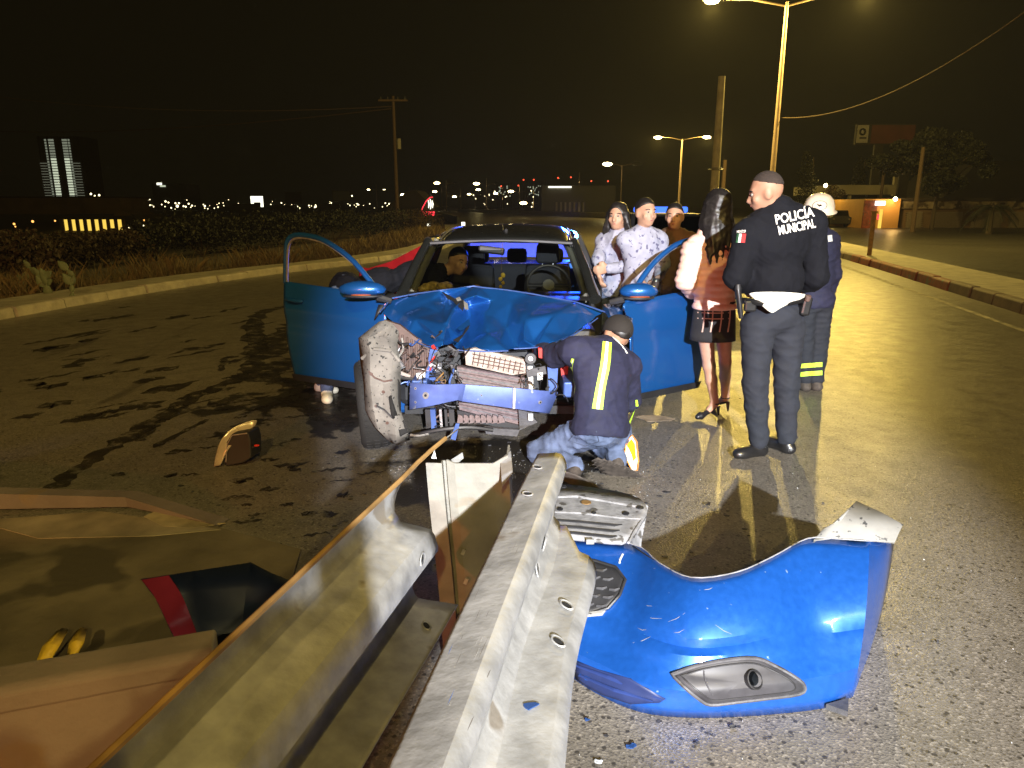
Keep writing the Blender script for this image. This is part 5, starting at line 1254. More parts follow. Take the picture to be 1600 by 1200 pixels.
# ================================================================== PEOPLE (smooth skinned volumes, one surface each)
def smin(a, b, k):
    h = np.maximum(k-np.abs(a-b), 0)/k; return np.minimum(a, b)-h*h*k*.25
def surface(prims, vox=.011, k=.03, cuts=(), pad=.05):
    lo = np.full(3, 1e9); hi = -lo
    for p in prims:
        if p[0] == 'e': r = max(p[2]); c = np.array(p[1]); lo = np.minimum(lo, c-r); hi = np.maximum(hi, c+r)
        else:
            r = max(p[3], p[4])
            for q in (p[1], p[2]): lo = np.minimum(lo, np.array(q)-r); hi = np.maximum(hi, np.array(q)+r)
    lo -= pad; hi += pad; n = np.ceil((hi-lo)/vox).astype(int)+1
    f = np.full(n, .3, dtype=np.float32)
    ax = [lo[i]+np.arange(n[i])*vox for i in range(3)]
    for p in prims:
        if p[0] == 'e': r = max(p[2]); a0 = np.array(p[1])-r; a1 = np.array(p[1])+r
        else:
            r = max(p[3], p[4]); a0 = np.minimum(p[1], p[2])-r; a1 = np.maximum(p[1], p[2])+r
        i0 = np.clip(((a0-k-.03-lo)/vox).astype(int), 0, n-1); i1 = np.clip(((a1+k+.03-lo)/vox).astype(int)+1, 1, n)
        sl = tuple(slice(i0[i], i1[i]) for i in range(3))
        X, Y, Z = np.meshgrid(*[ax[i][sl[i]] for i in range(3)], indexing='ij')
        P = np.stack([X, Y, Z], -1)
        if p[0] == 'e':
            R = np.array(p[3]) if len(p) > 3 and p[3] is not None else np.eye(3)   # rows = axes
            q = (P-np.array(p[1]))@R.T; rr = np.array(p[2])
            k0 = np.linalg.norm(q/rr, axis=-1); k1 = np.linalg.norm(q/(rr*rr), axis=-1)+1e-9; d = k0*(k0-1)/k1
        else:
            a = np.array(p[1]); ba = np.array(p[2])-a; t = np.clip(((P-a)@ba)/(ba@ba+1e-12), 0, 1)
            q = P-a-t[..., None]*ba
            if p[0] == 'f':
                nn = np.array(p[5]); comp = q@nn; q = q+nn*(comp*(1/p[6]-1))[..., None]
            d = np.linalg.norm(q, axis=-1)-(p[3]+(p[4]-p[3])*t)
        f[sl] = smin(f[sl], d.astype(np.float32), k)
    if cuts:
        X, Y, Z = np.meshgrid(*ax, indexing='ij')
        for pt, nn in cuts:
            f = np.maximum(f, ((X-pt[0])*nn[0]+(Y-pt[1])*nn[1]+(Z-pt[2])*nn[2]).astype(np.float32))
    s = f < 0
    c = [s[i:n[0]-1+i, j:n[1]-1+j, l:n[2]-1+l] for i in (0,1) for j in (0,1) for l in (0,1)]
    tot = sum(x.astype(np.int8) for x in c); act = (tot > 0) & (tot < 8)
    idx = np.full(act.shape, -1, dtype=np.int64); cells = np.argwhere(act); idx[act] = np.arange(len(cells))
    acc = np.zeros((len(cells), 3)); cnt = np.zeros(len(cells))
    for axis in range(3):
        o1, o2 = [i for i in range(3) if i != axis]
        for u in (0, 1):
            for v in (0, 1):
                off = np.zeros(3, int); off[o1] = u; off[o2] = v; A = cells+off; B = A.copy(); B[:, axis] += 1
                fa = f[A[:,0],A[:,1],A[:,2]]; fb = f[B[:,0],B[:,1],B[:,2]]; m = (fa < 0) != (fb < 0)
                t = np.where(m, fa/(fa-fb+1e-12), 0); pt = A.astype(float); pt[:, axis] += t
                acc[m] += pt[m]; cnt[m] += 1
    V = lo+acc/cnt[:, None]*vox; Q = []
    for axis in range(3):
        o1, o2 = [i for i in range(3) if i != axis]
        sa = [slice(None)]*3; sb = [slice(None)]*3; sa[axis] = slice(0,-1); sb[axis] = slice(1,None)
        ch = s[tuple(sa)] != s[tuple(sb)]; E = np.argwhere(ch)
        E = E[(E[:,o1] > 0) & (E[:,o2] > 0) & (E[:,o1] < n[o1]-1) & (E[:,o2] < n[o2]-1)]
        def ci(d1, d2):
            e = E.copy(); e[:,o1] -= d1; e[:,o2] -= d2; return idx[e[:,0],e[:,1],e[:,2]]
        q = np.stack([ci(1,1), ci(0,1), ci(0,0), ci(1,0)], 1)
        fl = s[E[:,0],E[:,1],E[:,2]]
        if axis == 1: fl = ~fl
        q[~fl] = q[~fl][:, ::-1]; Q.append(q)
    Q = np.concatenate(Q); Q = Q[(Q >= 0).all(1)]
    return V, Q
def vnormals(V, Q):
    fn = np.cross(V[Q[:,2]]-V[Q[:,0]], V[Q[:,3]]-V[Q[:,1]]); N = np.zeros_like(V)
    for i in range(4): np.add.at(N, Q[:,i], fn)
    return N/(np.linalg.norm(N,axis=1)[:,None]+1e-9)
def relax(V, Q, it=2, lam=.5):
    for _ in range(it):
        S = np.zeros_like(V); C = np.zeros(len(V))
        for i in range(4):
            for j in ((i+1)%4, (i+3)%4):
                np.add.at(S, Q[:,i], V[Q[:,j]]); np.add.at(C, Q[:,i], 1)
        V = V*(1-lam)+lam*S/np.maximum(C,1)[:,None]
    return V
def folds(V, N, amp, seed, sc=1.0, dirn=(0,0,1)):
    g = np.random.default_rng(seed); d = np.zeros(len(V))
    for i in range(7):
        w = g.normal(size=3); w = w/np.linalg.norm(w)*g.uniform(14,46)*sc; w += np.array(dirn)*g.uniform(-18,18)
        ph = g.uniform(0,6.28); w2 = g.normal(size=3)*9
        a = np.sin(V@w+ph+1.6*np.sin(V@w2)); d += (1-np.abs(a))**2*g.uniform(.4,1)-.25
    return V+N*(d*amp/2.2)[:,None]
def soft(name, prims, m, parent, vox=.011, k=.03, cuts=(), fold=0, seed=1, quilt=None, it=2, dirn=(0,0,1), extra=None):
    V, Q = surface(prims, vox, k, cuts); V = relax(V, Q, it); N = vnormals(V, Q)
    if fold: V = folds(V, N, fold, seed, dirn=dirn)
    if quilt: V = V+N*(quilt[0]*(np.abs(np.sin(V[:,2]*quilt[1]))**.6))[:,None]
    if extra: V = extra(V, N)
    me = bpy.data.meshes.new(name); me.from_pydata(V.tolist(), [], Q.tolist()); me.validate()
    for p in me.polygons: p.use_smooth = True
    o = bpy.data.objects.new(name, me); COL.objects.link(o); me.materials.append(m)
    if parent is not None:
        me.transform(wm(parent).inverted()); o.parent = parent; WM[o.name] = wm(parent).copy()
    return o
A3 = lambda v: np.array(v, dtype=float)
def unit(v): v = A3(v); return v/np.linalg.norm(v)
def basis(fwd, up):
    u = unit(up); f = A3(fwd)-u*np.dot(fwd,u); f = unit(f); r = np.cross(f,u); return r, f, u   # right, forward, up

def head_prims(c, fwd, up, sc=1.0):
    r, f, u = basis(fwd, up); R = np.stack([r,f,u]); c = A3(c)
    P = [('e', c+u*.022*sc-f*.012*sc, (.076*sc,.096*sc,.098*sc), R), ('e', c+f*.022*sc-u*.045*sc, (.060*sc,.068*sc,.078*sc), R),
         ('e', c+f*.058*sc-u*.092*sc, (.026*sc,.022*sc,.018*sc), R), ('c', c+f*.086*sc+u*.008*sc, c+f*.106*sc-u*.034*sc, .009*sc, .015*sc),
         ('e', c+f*.070*sc+u*.026*sc, (.052*sc,.020*sc,.012*sc), R), ('e', c+f*.083*sc-u*.064*sc, (.024*sc,.010*sc,.010*sc), R)]
    for s in (-1,1):
        P.append(('e', c+r*s*.077*sc-f*.012*sc-u*.012*sc, (.010*sc,.022*sc,.033*sc), R)); P.append(('e', c+r*s*.042*sc+f*.066*sc-u*.03*sc, (.022*sc,.018*sc,.022*sc), R))
    return P
def hand_prims(w, d, n, sc=1.0, curl=.5, side=1):
    """wrist w, pointing d, palm normal n"""
    d = unit(d); n = A3(n)-d*np.dot(n,d); n = unit(n); s = np.cross(d,n)*side; P = []
    c = A3(w)+d*.045*sc
    P.append(('e', c, (.022*sc*1.75,.05*sc,.018*sc), np.stack([s,d,n])))
    for i,(o,l) in enumerate(((-.030,.060),(-.010,.072),(.010,.068),(.029,.054))):
        b = A3(w)+d*.080*sc+s*o*sc; m = b+d*l*.5*sc*math.cos(curl*.5)+n*l*.5*sc*math.sin(curl*.5)
        e = m+d*l*.5*sc*math.cos(curl*1.6)+n*l*.5*sc*math.sin(curl*1.6)
        P += [('c',b-d*.02*sc,m,.0095*sc,.0088*sc),('c',m,e,.0088*sc,.0078*sc)]
    t0 = A3(w)+d*.03*sc-s*.028*sc; t1 = t0-s*.03*sc+d*.028*sc+n*.008*sc; t2 = t1+d*.028*sc+n*.014*sc
    P += [('c',t0,t1,.014*sc,.011*sc),('c',t1,t2,.011*sc,.009*sc)]
    return P
M['skin'] = mat('skin', (.42,.24,.16), .55, var=.08, vscale=30)
M['skin2'] = mat('tan_skin', (.36,.19,.12), .55, var=.08, vscale=30)
M['hair'] = mat('black_hair', (.012,.010,.009), .45, var=.3, vscale=60)
M['navy'] = mat('navy_jacket', (.0045,.005,.008), .85, spec=.2, var=.2, vscale=25, bump=.25, bscale=240)
M['navy2'] = mat('navy_work_cloth', (.013,.014,.042), .8, var=.2, vscale=25, bump=.25, bscale=240)
M['trouser'] = mat('dark_blue_trousers', (.013,.016,.025), .85, var=.2, vscale=18, bump=.25, bscale=260)
M['jeans'] = mat('washed_denim', (.085,.115,.20), .85, var=.4, vscale=14, bump=.4, bscale=320)
M['shirt'] = mat('white_shirt', (.72,.70,.62), .8, var=.08)
M['shoe'] = mat('black_leather', (.012,.012,.013), .32, var=.2, coat=.2)
M['boot'] = mat('dusty_boot', (.055,.045,.038), .75, var=.4, vscale=30)
M['pink'] = mat('pale_pink_puffer', (.80,.52,.42), .55, var=.08, vscale=20, bump=.2, bscale=90)
M['lime'] = mat('lime_reflective_band', (.55,.85,.06), .6, var=.06)
M['silver'] = mat('silver_reflective_band', (.88,.9,.86), .45, var=.05)
M['eyew'] = mat('eye_white', (.30,.27,.24), .4); M['lip'] = mat('lips', (.36,.13,.11), .45)
M['hoodie'] = mat('pale_patterned_hoodie', (.30,.31,.40), .85, var=.1, vscale=20, bump=.2, bscale=200, spots=(24,.60,(.10,.10,.18)))
M['cream'] = mat('cream_jacket', (.66,.60,.42), .8, var=.12, bump=.2, bscale=160)
M['rustj'] = mat('dark_brown_top', (.10,.05,.025), .85, var=.3)

def person(label, J, fwd, hfwd, hup=(0,0,1), skin='skin', top='navy', bottom='trouser', shoe='shoe', group=None, girth=1.0, tt=.016, bt=.014, fold=.010,
           hair='short', bare_legs=False, skirt=None, quilt=None, seed=1, hem=None, kneel=False, foot_dir=None, shoe_name='shoe', heels=False, belly=0, hands='LR', hsc=1.0):
    """J: joint -> world point"""
    J = {k: A3(v) for k, v in J.items()}
    root = empty('person', Vector(((J['ankL']+J['ankR'])/2*np.array([1,1,0])).tolist())); tag(root, label, 'person', group)
    r, f, u = basis(fwd, J['neck']-J['pel']); Rt = np.stack([r,f,u]); g = girth
    ch = J['pel']*.30+J['neck']*.70; wa = J['pel']*.66+J['neck']*.34; hd = J['head']
    def torso(t, hips=True):
        P = [('e', ch, (.178*g+t,.118*g+t,.19+t), Rt), ('e', wa+f*belly, (.150*g+t,.115*g+t+belly,.17+t), Rt), ('c', J['shL'], J['shR'], .062*g+t, .062*g+t), ('c', ch+u*.08, J['neck'], .08*g+t, .055+t)]+[('c', J['neck']-u*.015, J['sh'+s]*.75+J['neck']*.25, .050*g+t, .056*g+t) for s in 'LR']
        if hips: P.append(('e', J['pel'], (.168*g+t,.125*g+t,.135+t), Rt))
        return P
    def arms(t, to=1.0):
        P = []
        for s in 'LR':
            a, e, w = J['sh'+s], J['el'+s], J['wr'+s]; w = e+(w-e)*to
            P += [('c',a,e,.056*g+t,.046*g+t),('c',e,w,.046*g+t,.033*g+t)]
        return P
    def legs(t, to=1.0):
        P = []
        for s in 'LR':
            h, k_, a = J['hip'+s], J['kn'+s], J['ank'+s]; a2 = k_+(a-k_)*to
            P += [('c',h,k_,.086*g+t,.058*g+t),('c',k_,k_*.62+a2*.38,.058*g+t,.055*g+t),('c',k_*.62+a2*.38,a2,.055*g+t,(.040 if t < .005 else .046)*g+t)]
        return P
    # body: one continuous skin
    P = head_prims(hd, hfwd, hup, hsc)+[('c', J['neck']-u*.03, hd-unit(hup)*.06-unit(hfwd)*.015, .058, .052)]+torso(-.022)+arms(-.012)+legs(-.004 if bare_legs else -.016)
    for s in 'LR':
        if s in hands: P += hand_prims(J['wr'+s]-unit(J['wr'+s]-J['el'+s])*.01, J.get('hd'+s, J['wr'+s]-J['el'+s]), J.get('hn'+s, r*(1 if s == 'L' else -1)), 1.0, .6, 1 if s == 'L' else -1)
        fd = unit(foot_dir[s] if foot_dir else f); a = J['ank'+s]; P += [('c', a, a+fd*.06-np.array([0,0,.05]), .030, .024)] if not kneel else []
    body = soft('body', P, M[skin], root, .010, .022, it=1)
    hr, hf, hu = basis(hfwd, hup)
    for s in (-1,1):
        c = hd+hr*s*.031+hf*.077+hu*.004
        e = MB().ball(Vector(c.tolist()),.0115,10).build('eye', M['eyew'], body, smooth=True); MB().ball(Vector((c+hf*.008).tolist()),.0062,8).build('iris', M['hair'], e, smooth=True) if False else None
        MB().ball(Vector((c+hf*.0085).tolist()),.0062,8).build('iris', M['hair'], body, smooth=True)
        MB().tube([Vector((c+hu*.020+hf*.012-hr*s*.012).tolist()),Vector((c+hu*.024+hf*.010+hr*s*.006).tolist()),Vector((c+hu*.018-hf*.002+hr*s*.022).tolist())],.004,5).build('eyebrow', M['hair'], body)
    MB().tube([Vector((hd+hf*a-hu*.064+hr*b).tolist()) for a,b in ((.082,-.023),(.095,-.008),(.095,.008),(.082,.023))],[.003,.0055,.0055,.003],6).build('mouth', M['lip'], body, smooth=True)
    # clothes
    jr = soft('jacket', torso(tt)+arms(tt,.96), M[top], root, .010, .035, cuts=hem or (), fold=fold, seed=seed, quilt=quilt, it=2)
    MB().lathe([(.070,-.03),(.074,.015),(.070,.035),(.064,.03)],Vector((J['neck']-u*.005).tolist()),Vector(u.tolist()),20).build('collar', M[top], jr, smooth=True)
    if not bare_legs:
        soft('trousers', [('e', J['pel'], (.160*g+bt,.122*g+bt,.13), Rt)]+legs(bt,.97), M[bottom], root, .010, .03, fold=fold*1.3, seed=seed+5, it=2)
    # shoes
    for s in 'LR':
        fd = unit(foot_dir[s] if foot_dir else f); a = J['ank'+s]; sd = np.cross(fd,[0,0,1])
        if heels:
            zg = a[2]-.105
            sh = soft(shoe_name, [('c', a+fd*.14-np.array([0,0,.086]), a+fd*.165-np.array([0,0,.09]), .030,.022),('c', a+fd*.0-np.array([0,0,.035]), a+fd*.13-np.array([0,0,.085]), .016,.024)], M[shoe], root, .007, .02, it=1)
            MB().tube([Vector((a-fd*.035-np.array([0,0,.025])).tolist()),Vector((a-fd*.045-np.array([0,0,.105])).tolist())],[.017,.006],8).build('heel', M[shoe], sh, smooth=True)
            MB().lathe([(.036,-.006),(.038,0),(.036,.006)],Vector((a+np.array([0,0,.0])).tolist()),(0,0,1),14).build('ankle_strap', M[shoe], sh)
        else:
            upv = np.array([0,0,1.]) if not kneel else unit(J.get('sole'+s, np.array([0,0,1.])))
            R3 = np.stack([np.cross(fd,upv),fd,upv])
            soft(shoe_name, [('e', a+fd*.06-upv*.055, (.046,.135,.042), R3),('e', a+fd*.135-upv*.062, (.043,.062,.034), R3),('c', a-upv*.06-fd*.02, a-upv*.0, .045,.046)], M[shoe], root, .009, .03, cuts=[(a-upv*.088, -upv)], it=1)
    # hair
    if hair == 'short':
        soft('hair', [('e', hd+hu*.026-hf*.012, (.083*hsc,.104*hsc,.101*hsc), np.stack([hr,hf,hu]))], M['hair'], root, .008, .02, cuts=[(hd+hu*.030, -unit(hu*.85-hf*.52))], it=1, fold=.006, seed=seed+2)
    elif hair == 'buzz':
        soft('hair', [('e', hd+hu*.025-hf*.014, (.080*hsc,.099*hsc,.0995*hsc), np.stack([hr,hf,hu]))], mat('cropped_hair',(.030,.020,.015),.8,var=.4,vscale=120,bump=.5,bscale=400), root, .007, .02, cuts=[(hd+hu*.062, -unit(hu*.93-hf*.36))], it=1)
    elif hair == 'long':
        P = [('e', hd+hu*.032-hf*.022, (.092,.106,.100), np.stack([hr,hf,hu]))]
        for i in range(9):
            a = (i-4)*.42; d = -hf*math.cos(a)+hr*math.sin(a); b = hd+d*.075+hu*.02
            mid = hd+d*.105-hu*.13; end = J['neck']-np.array([0,0,.20+.04*math.sin(i*2.3)])+hr*math.sin(a)*.10-f*.0+(-unit(fwd))*.135
            P += [('c',b,mid,.032,.030),('c',mid,end,.030,.012)]
        soft('hair', P, M['hair'], root, .009, .022, cuts=[(hd+hf*.052, unit(hf*1.0-hu*.25))], it=1, fold=.008, seed=seed+9)
    return root, jr, body, J
def jp(**kw): return {k: aty(*v) for k, v in kw.items()}
def strip_on_old(bv, left, right, lift, name, m, parent, nc=4, dens_=4):
    L_ = [tuple(p)[:2] for p in ipol([(x,y,0) for x,y in left],dens_)]; R_ = [tuple(p)[:2] for p in ipol([(x,y,0) for x,y in right],dens_)]
    rows = [on(bv, [(a[0]+(b[0]-a[0])*k/nc, a[1]+(b[1]-a[1])*k/nc) for k in range(nc+1)], lift) for a,b in zip(L_,R_)]
    return MB().grid(rows).build(name, m, parent, smooth=True)
def text_on(bv, txt, org, xd, yd, lift, m, parent, name, bold=.02):
    cu = bpy.data.curves.new('t','FONT'); cu.body = txt; cu.size = 1; cu.offset = bold; cu.resolution_u = 3
    to = bpy.data.objects.new('t',cu); COL.objects.link(to); bpy.context.view_layer.update()
    me = bpy.data.meshes.new_from_object(to.evaluated_get(bpy.context.evaluated_depsgraph_get())); bpy.data.objects.remove(to); bpy.data.curves.remove(cu)
    w = max(v.co.x for v in me.vertices); bm = bmesh.new(); bm.from_mesh(me); bmesh.ops.triangulate(bm, faces=bm.faces)
    for _ in range(4):
        es = [e for e in bm.edges if e.calc_length() > .07]; bmesh.ops.subdivide_edges(bm, edges=es, cuts=1); bmesh.ops.triangulate(bm, faces=bm.faces)
    for v in bm.verts:
        x, y = v.co.x/w, v.co.y/.70
        v.co = on(bv, [(org[0]+xd[0]*x+yd[0]*y, org[1]+xd[1]*x+yd[1]*y)], lift)[0]
    bm.to_mesh(me); bm.free(); me.materials.clear(); me.materials.append(m)
    o = bpy.data.objects.new(name, me); COL.objects.link(o); me.transform(wm(parent).inverted()); o.parent = parent; WM[o.name] = wm(parent).copy(); return o

# ---- policeman
Yp = 4.52
J = jp(head=(1196,300,Yp+.02),neck=(1217,324,Yp+.02),pel=(1210,492,Yp+.04),shL=(1168,366,Yp-.02),shR=(1268,350,Yp+.08),elL=(1150,432,Yp-.03),elR=(1276,432,Yp+.10),wrL=(1165,452,Yp+.22),wrR=(1250,456,Yp+.28),
       hipL=(1184,510,Yp),hipR=(1230,508,Yp+.06),knL=(1180,600,Yp-.02),knR=(1229,600,Yp+.05),ankL=(1186,688,Yp-.02),ankR=(1229,684,Yp+.05))
J['ankL'].z = .09; J['ankR'].z = .09
def jhem(px,py,Y,nrm=(0,0,-1)): p = aty(px,py,Y); return [((p.x,p.y,p.z), nrm)]
rt, pj, pb, _ = person('policeman in black jacket and dark trousers seen from behind, looking down to his left', J, (-.35,.94,0), (-.93,.30,-.30), (-.25,0,1), skin='skin2', top='navy', bottom='trouser', girth=1.16, tt=.022, hem=jhem(1210,462,Yp), hair='buzz', seed=3, foot_dir={'L':(-.85,-.35,0),'R':(-.45,.75,0)}, fold=.008, belly=.02)
bp_ = bvh_of(pj)
M['letters'] = mat('silver_lettering', (.80,.78,.72), .6, var=.1, vscale=60)
text_on(bp_, 'POLICÍA', (1212,350.5), (61,-13), (-2.5,-14.5), .012, M['letters'], pj, 'lettering')
text_on(bp_, 'MUNICIPAL', (1217,367), (58,-12), (-2.5,-13.5), .012, M['letters'], pj, 'lettering')
fw = M['whitep']
for a,c,mm_ in ((1150.5,1154,mat('flag_green',(.03,.12,.05),.7)),(1154,1158,fw),(1158,1165,mat('flag_red',(.40,.02,.02),.7))):
    strip_on(bp_, [(a+1,365),(a,372),(a-1,379)], [(c+1,365),(c,372),(c-1,379)], .005, 'flag_patch', mm_, pj)
text_on(bp_, 'MEXICO', (1151,364), (14,-1), (0,-4), .006, M['letters'], pj, 'sleeve_lettering')
# white shirt tail, belt, holster, baton
u0 = aty(1212,478,Yp-.13)
sh = [[(1167,458,Yp-.13),(1185,456,Yp-.17),(1212,456,Yp-.185),(1240,457,Yp-.15),(1262,460,Yp-.06)],[(1175,464,Yp-.14),(1190,466,Yp-.18),(1212,468,Yp-.195),(1238,467,Yp-.16),(1258,464,Yp-.08)],[(1186,473,Yp-.16),(1196,479,Yp-.185),(1210,482,Yp-.195),(1226,474,Yp-.18),(1248,469,Yp-.11)],[(1196,482,Yp-.17),(1202,487,Yp-.185),(1208,490,Yp-.19),(1216,482,Yp-.185),(1236,473,Yp-.14)]]
MB().grid([[aty(*q) for q in rw] for rw in sh]).build('shirt_tail', M['shirt'], rt, smooth=True, solid=.006, subsurf=2)
pts = [(1158,470,Yp+.02),(1163,470,Yp-.08),(1180,472,Yp-.145),(1205,474,Yp-.165),(1235,472,Yp-.13),(1256,468,Yp-.04),(1262,466,Yp+.08)]
MB().tube(ipol([aty(*p) for p in pts],4),.020,8).build('belt', M['shoe'], rt, smooth=True)
MB().tube([aty(1153,452,Yp-.10),aty(1155,470,Yp-.11),aty(1158,497,Yp-.11)],[.021,.019,.015],10).build('baton', M['shoe'], rt, smooth=True)
MB().tube([aty(1153,444,Yp-.10),aty(1153,452,Yp-.10)],[.016,.023],10).build('baton_cap', M['plast'], rt, smooth=True)
MB().box(aty(1172,478,Yp-.13),(.075,.04,.07)).build('pouch', M['shoe'], rt, bevel=.012)
MB().box(aty(1258,478,Yp-.06),(.06,.07,.12),Matrix.Rotation(.15,3,'Y')).build('holster', M['shoe'], rt, bevel=.015)
MB().tube([aty(1261,470,Yp-.10),aty(1264,462,Yp-.11)],[.014,.018],8).build('pistol_grip', M['brownp'], rt, smooth=True)

# ---- helmeted worker behind him
Yw = 6.25
J = jp(head=(1278,334,Yw),neck=(1276,358,Yw),pel=(1272,470,Yw+.02),shL=(1252,378,Yw),shR=(1297,376,Yw+.03),elL=(1248,430,Yw),elR=(1303,428,Yw+.05),wrL=(1252,455,Yw+.18),wrR=(1296,460,Yw+.16),
       hipL=(1258,482,Yw),hipR=(1283,482,Yw+.03),knL=(1258,545,Yw),knR=(1280,545,Yw+.03),ankL=(1258,592,Yw-.02),ankR=(1276,592,Yw+.0))
J['ankL'].z = J['ankR'].z = .09
rt, wj, wb, Jw = person('worker with a white helmet and reflective leg bands standing behind the policeman', J, (-.2,.97,0), (-.3,.9,-.3), (0,.1,1), top='navy2', bottom='trouser', shoe='boot', girth=1.05, hem=jhem(1272,480,Yw), hair='short', seed=12)
hc = Vector(Jw['head'].tolist())+Vector((0,-.01,.055))
hm = MB().lathe([(.150,-.035),(.140,-.03),(.128,-.02),(.124,.02),(.108,.065),(.078,.098),(.040,.113),(.0,.117)],hc,(-.05,-.25,1),24).build('helmet', mat('white_helmet',(.88,.80,.68),.4,coat=.4), rt, smooth=True)
bh = bvh_of(hm)
c_h = hit(bh,1281,321)
if c_h:
    n_ = c_h[1]; a_ = Vector((1,0,0)); u_ = (a_-n_*a_.dot(n_)).normalized(); w_ = n_.cross(u_)
    ringp = [c_h[0]+(u_*math.cos(2*PI*k/20)*.062+w_*math.sin(2*PI*k/20)*.040)+n_*.0 for k in range(21)]
    prj = []
    for p in ringp:
        loc,nn,_,_ = bh.find_nearest(p); prj.append(loc+nn*.002 if nn.dot(n_) > 0 else loc-nn*.002)
    MB().tube(prj,.0022,5,False).build('emblem_ring', M['gplast'], hm)
    for q in (((-.02,.012),(.0,-.004),(.012,.006)),((-.012,-.004),(.004,.006),(.018,-.010)),((.0,-.012),(.010,-.004))):
        pp = []
        for a,b in q:
            loc,nn,_,_ = bh.find_nearest(c_h[0]+u_*a+w_*b); pp.append(loc+nn*.002 if nn.dot(n_) > 0 else loc-nn*.002)
        MB().tube(pp,.004,5).build('emblem_stroke', M['plast'], hm)
for o in [c for c in bpy.data.objects if c.parent == rt and c.name.startswith('trousers')]: bt_ = bvh_of(o)
for y0,y1 in ((566,573),(579,586)):
    strip_on(bt_, [(1247,y0+3),(1263,y0+1.5),(1285,y0)][:3], [(1247,y1+3),(1263,y1+1.5),(1285,y1)], .008, 'reflective_band', M['lime'], rt, 2, 6)
strip_on(bvh_of(wj), [(1293,368),(1300,367)], [(1294,378),(1301,377)], .006, 'sleeve_patch', M['whitep'], wj)
MB().tube([aty(1256,470,Yw-.16),aty(1258,488,Yw-.16)],.03,8).build('radio', M['plast'], rt)

# ---- woman in the pink jacket
Yq = 5.36
J = jp(head=(1120,322,Yq),neck=(1116,360,Yq),pel=(1116,488,Yq),shL=(1084,392,Yq-.02),shR=(1148,390,Yq+.03),elL=(1072,438,Yq-.05),elR=(1152,440,Yq+.05),wrL=(1082,455,Yq+.16),wrR=(1140,455,Yq+.22),
       hipL=(1100,500,Yq),hipR=(1130,500,Yq+.02),knL=(1108,572,Yq-.02),knR=(1133,566,Yq+.06),ankL=(1117,632,Yq-.01),ankR=(1134,612,Yq+.16))
J['ankL'].z = .125; J['ankR'].z = .125
rt, qj, qb, Jq = person('woman in pale pink puffer jacket, checked skirt and black heels by the open door', J, (-.25,.95,0), (-.3,.93,-.15), (0,0,1), top='pink', shoe='shoe', girth=.86, tt=.030, quilt=(.012,62), fold=.007, hair='long', bare_legs=True, heels=True, seed=21, foot_dir={'L':(-.7,-.35,0),'R':(-.3,.8,0)}, hem=jhem(1116,481,Yq), shoe_name='heeled_shoe', hsc=.95)
# skirt with pale check lines
pel = Jq['pel']; rs = []
for j in range(9):
    t = j/8; z = pel[2]+.09-.30*t; hw = .150+.022*t; hd_ = .115+.018*t
    rs.append([Vector((pel[0]+hw*math.cos(2*PI*k/40)+.0, pel[1]+hd_*math.sin(2*PI*k/40), z)) for k in range(40)])
skm = MB().grid(rs,True).build('skirt', mat('black_check_skirt',(.014,.013,.014),.85,bump=.2,bscale=200), rt, smooth=True, solid=.006)
bs_ = bvh_of(skm); M['check'] = mat('pale_check_line',(.55,.36,.28),.85)
for x in (1100,1113,1127,1140,1152): strip_on(bs_, [(x,483),(x-1,500),(x-4,519)], [(x+2,483),(x+1.2,500),(x-1.6,519)], .005, 'check_line', M['check'], skm, 1)
for y in (487,496): strip_on(bs_, [(1084,y),(1118,y+1.5),(1155,y)], [(1084,y+1.6),(1118,y+3.2),(1155,y+1.6)], .005, 'check_line', M['check'], skm, 1)

# ---- people behind the open door
def standing(px, pyh, Y, label, fwd, hfwd, top, bottom, hair, seed, arm=None, girth=1.0, hsc=1.0, tilt=0):
    h = aty(px, pyh, Y); H = h.z; k = H/1.62; r, f, u = basis(fwd, (0,0,1)); c = A3((h.x, Y, 0))
    P = lambda a,b,z: c+r*a+f*b+np.array([0,0,z*k])
    J = dict(head=P(0,.03+tilt,1.62), neck=P(0,tilt*.8,1.46), pel=P(0,0,.95), shL=P(-.165,tilt*.7,1.38), shR=P(.165,tilt*.7,1.38), elL=P(-.21,.03+tilt*.6,1.11), elR=P(.21,.03+tilt*.6,1.11), wrL=P(-.15,.22,1.02), wrR=P(.15,.22,1.02),
             hipL=P(-.09,0,.90), hipR=P(.09,0,.90), knL=P(-.10,.02,.50), knR=P(.10,.01,.50), ankL=P(-.10,0,0), ankR=P(.11,.03,0))
    J['ankL'][2] = J['ankR'][2] = .09
    if arm: J.update({q: A3(v) for q, v in arm.items()})
    return person(label, J, fwd, hfwd, top=top, bottom=bottom, shoe='boot', hair=hair, seed=seed, girth=girth, hem=[((c[0],c[1],.86*k),(0,0,-1))], hsc=hsc)
standing(968, 338, 6.55, 'long haired woman in a pale patterned hoodie beside the wreck roof', (-.5,-.6,0), (-.4,-.8,-.2), 'hoodie', 'jeans', 'long', 31, girth=.95,
   arm=dict(elL=aty(985,415,6.35),wrL=aty(950,420,6.25),elR=aty(935,405,6.45),wrR=aty(938,432,6.3)))
ca = aty(1024,445,5.95)
rt5, *_ = standing(1006, 332, 6.25, 'man in a pale patterned top holding a can behind the open door', (.3,-.9,0), (.4,-.85,-.25), 'hoodie', 'jeans', 'short', 37, arm=dict(elR=aty(1000,412,6.25),wrR=aty(1000,440,6.1),elL=aty(1036,412,6.2),wrL=aty(1030,432,6.05),hdL=Vector((-.5,-.5,-.5))))
None and soft('patterned_front', [('e', aty(1003,432,6.14), (.13,.07,.2), None)], M['hoodie'], rt5, .011, .03, fold=.01, seed=4)
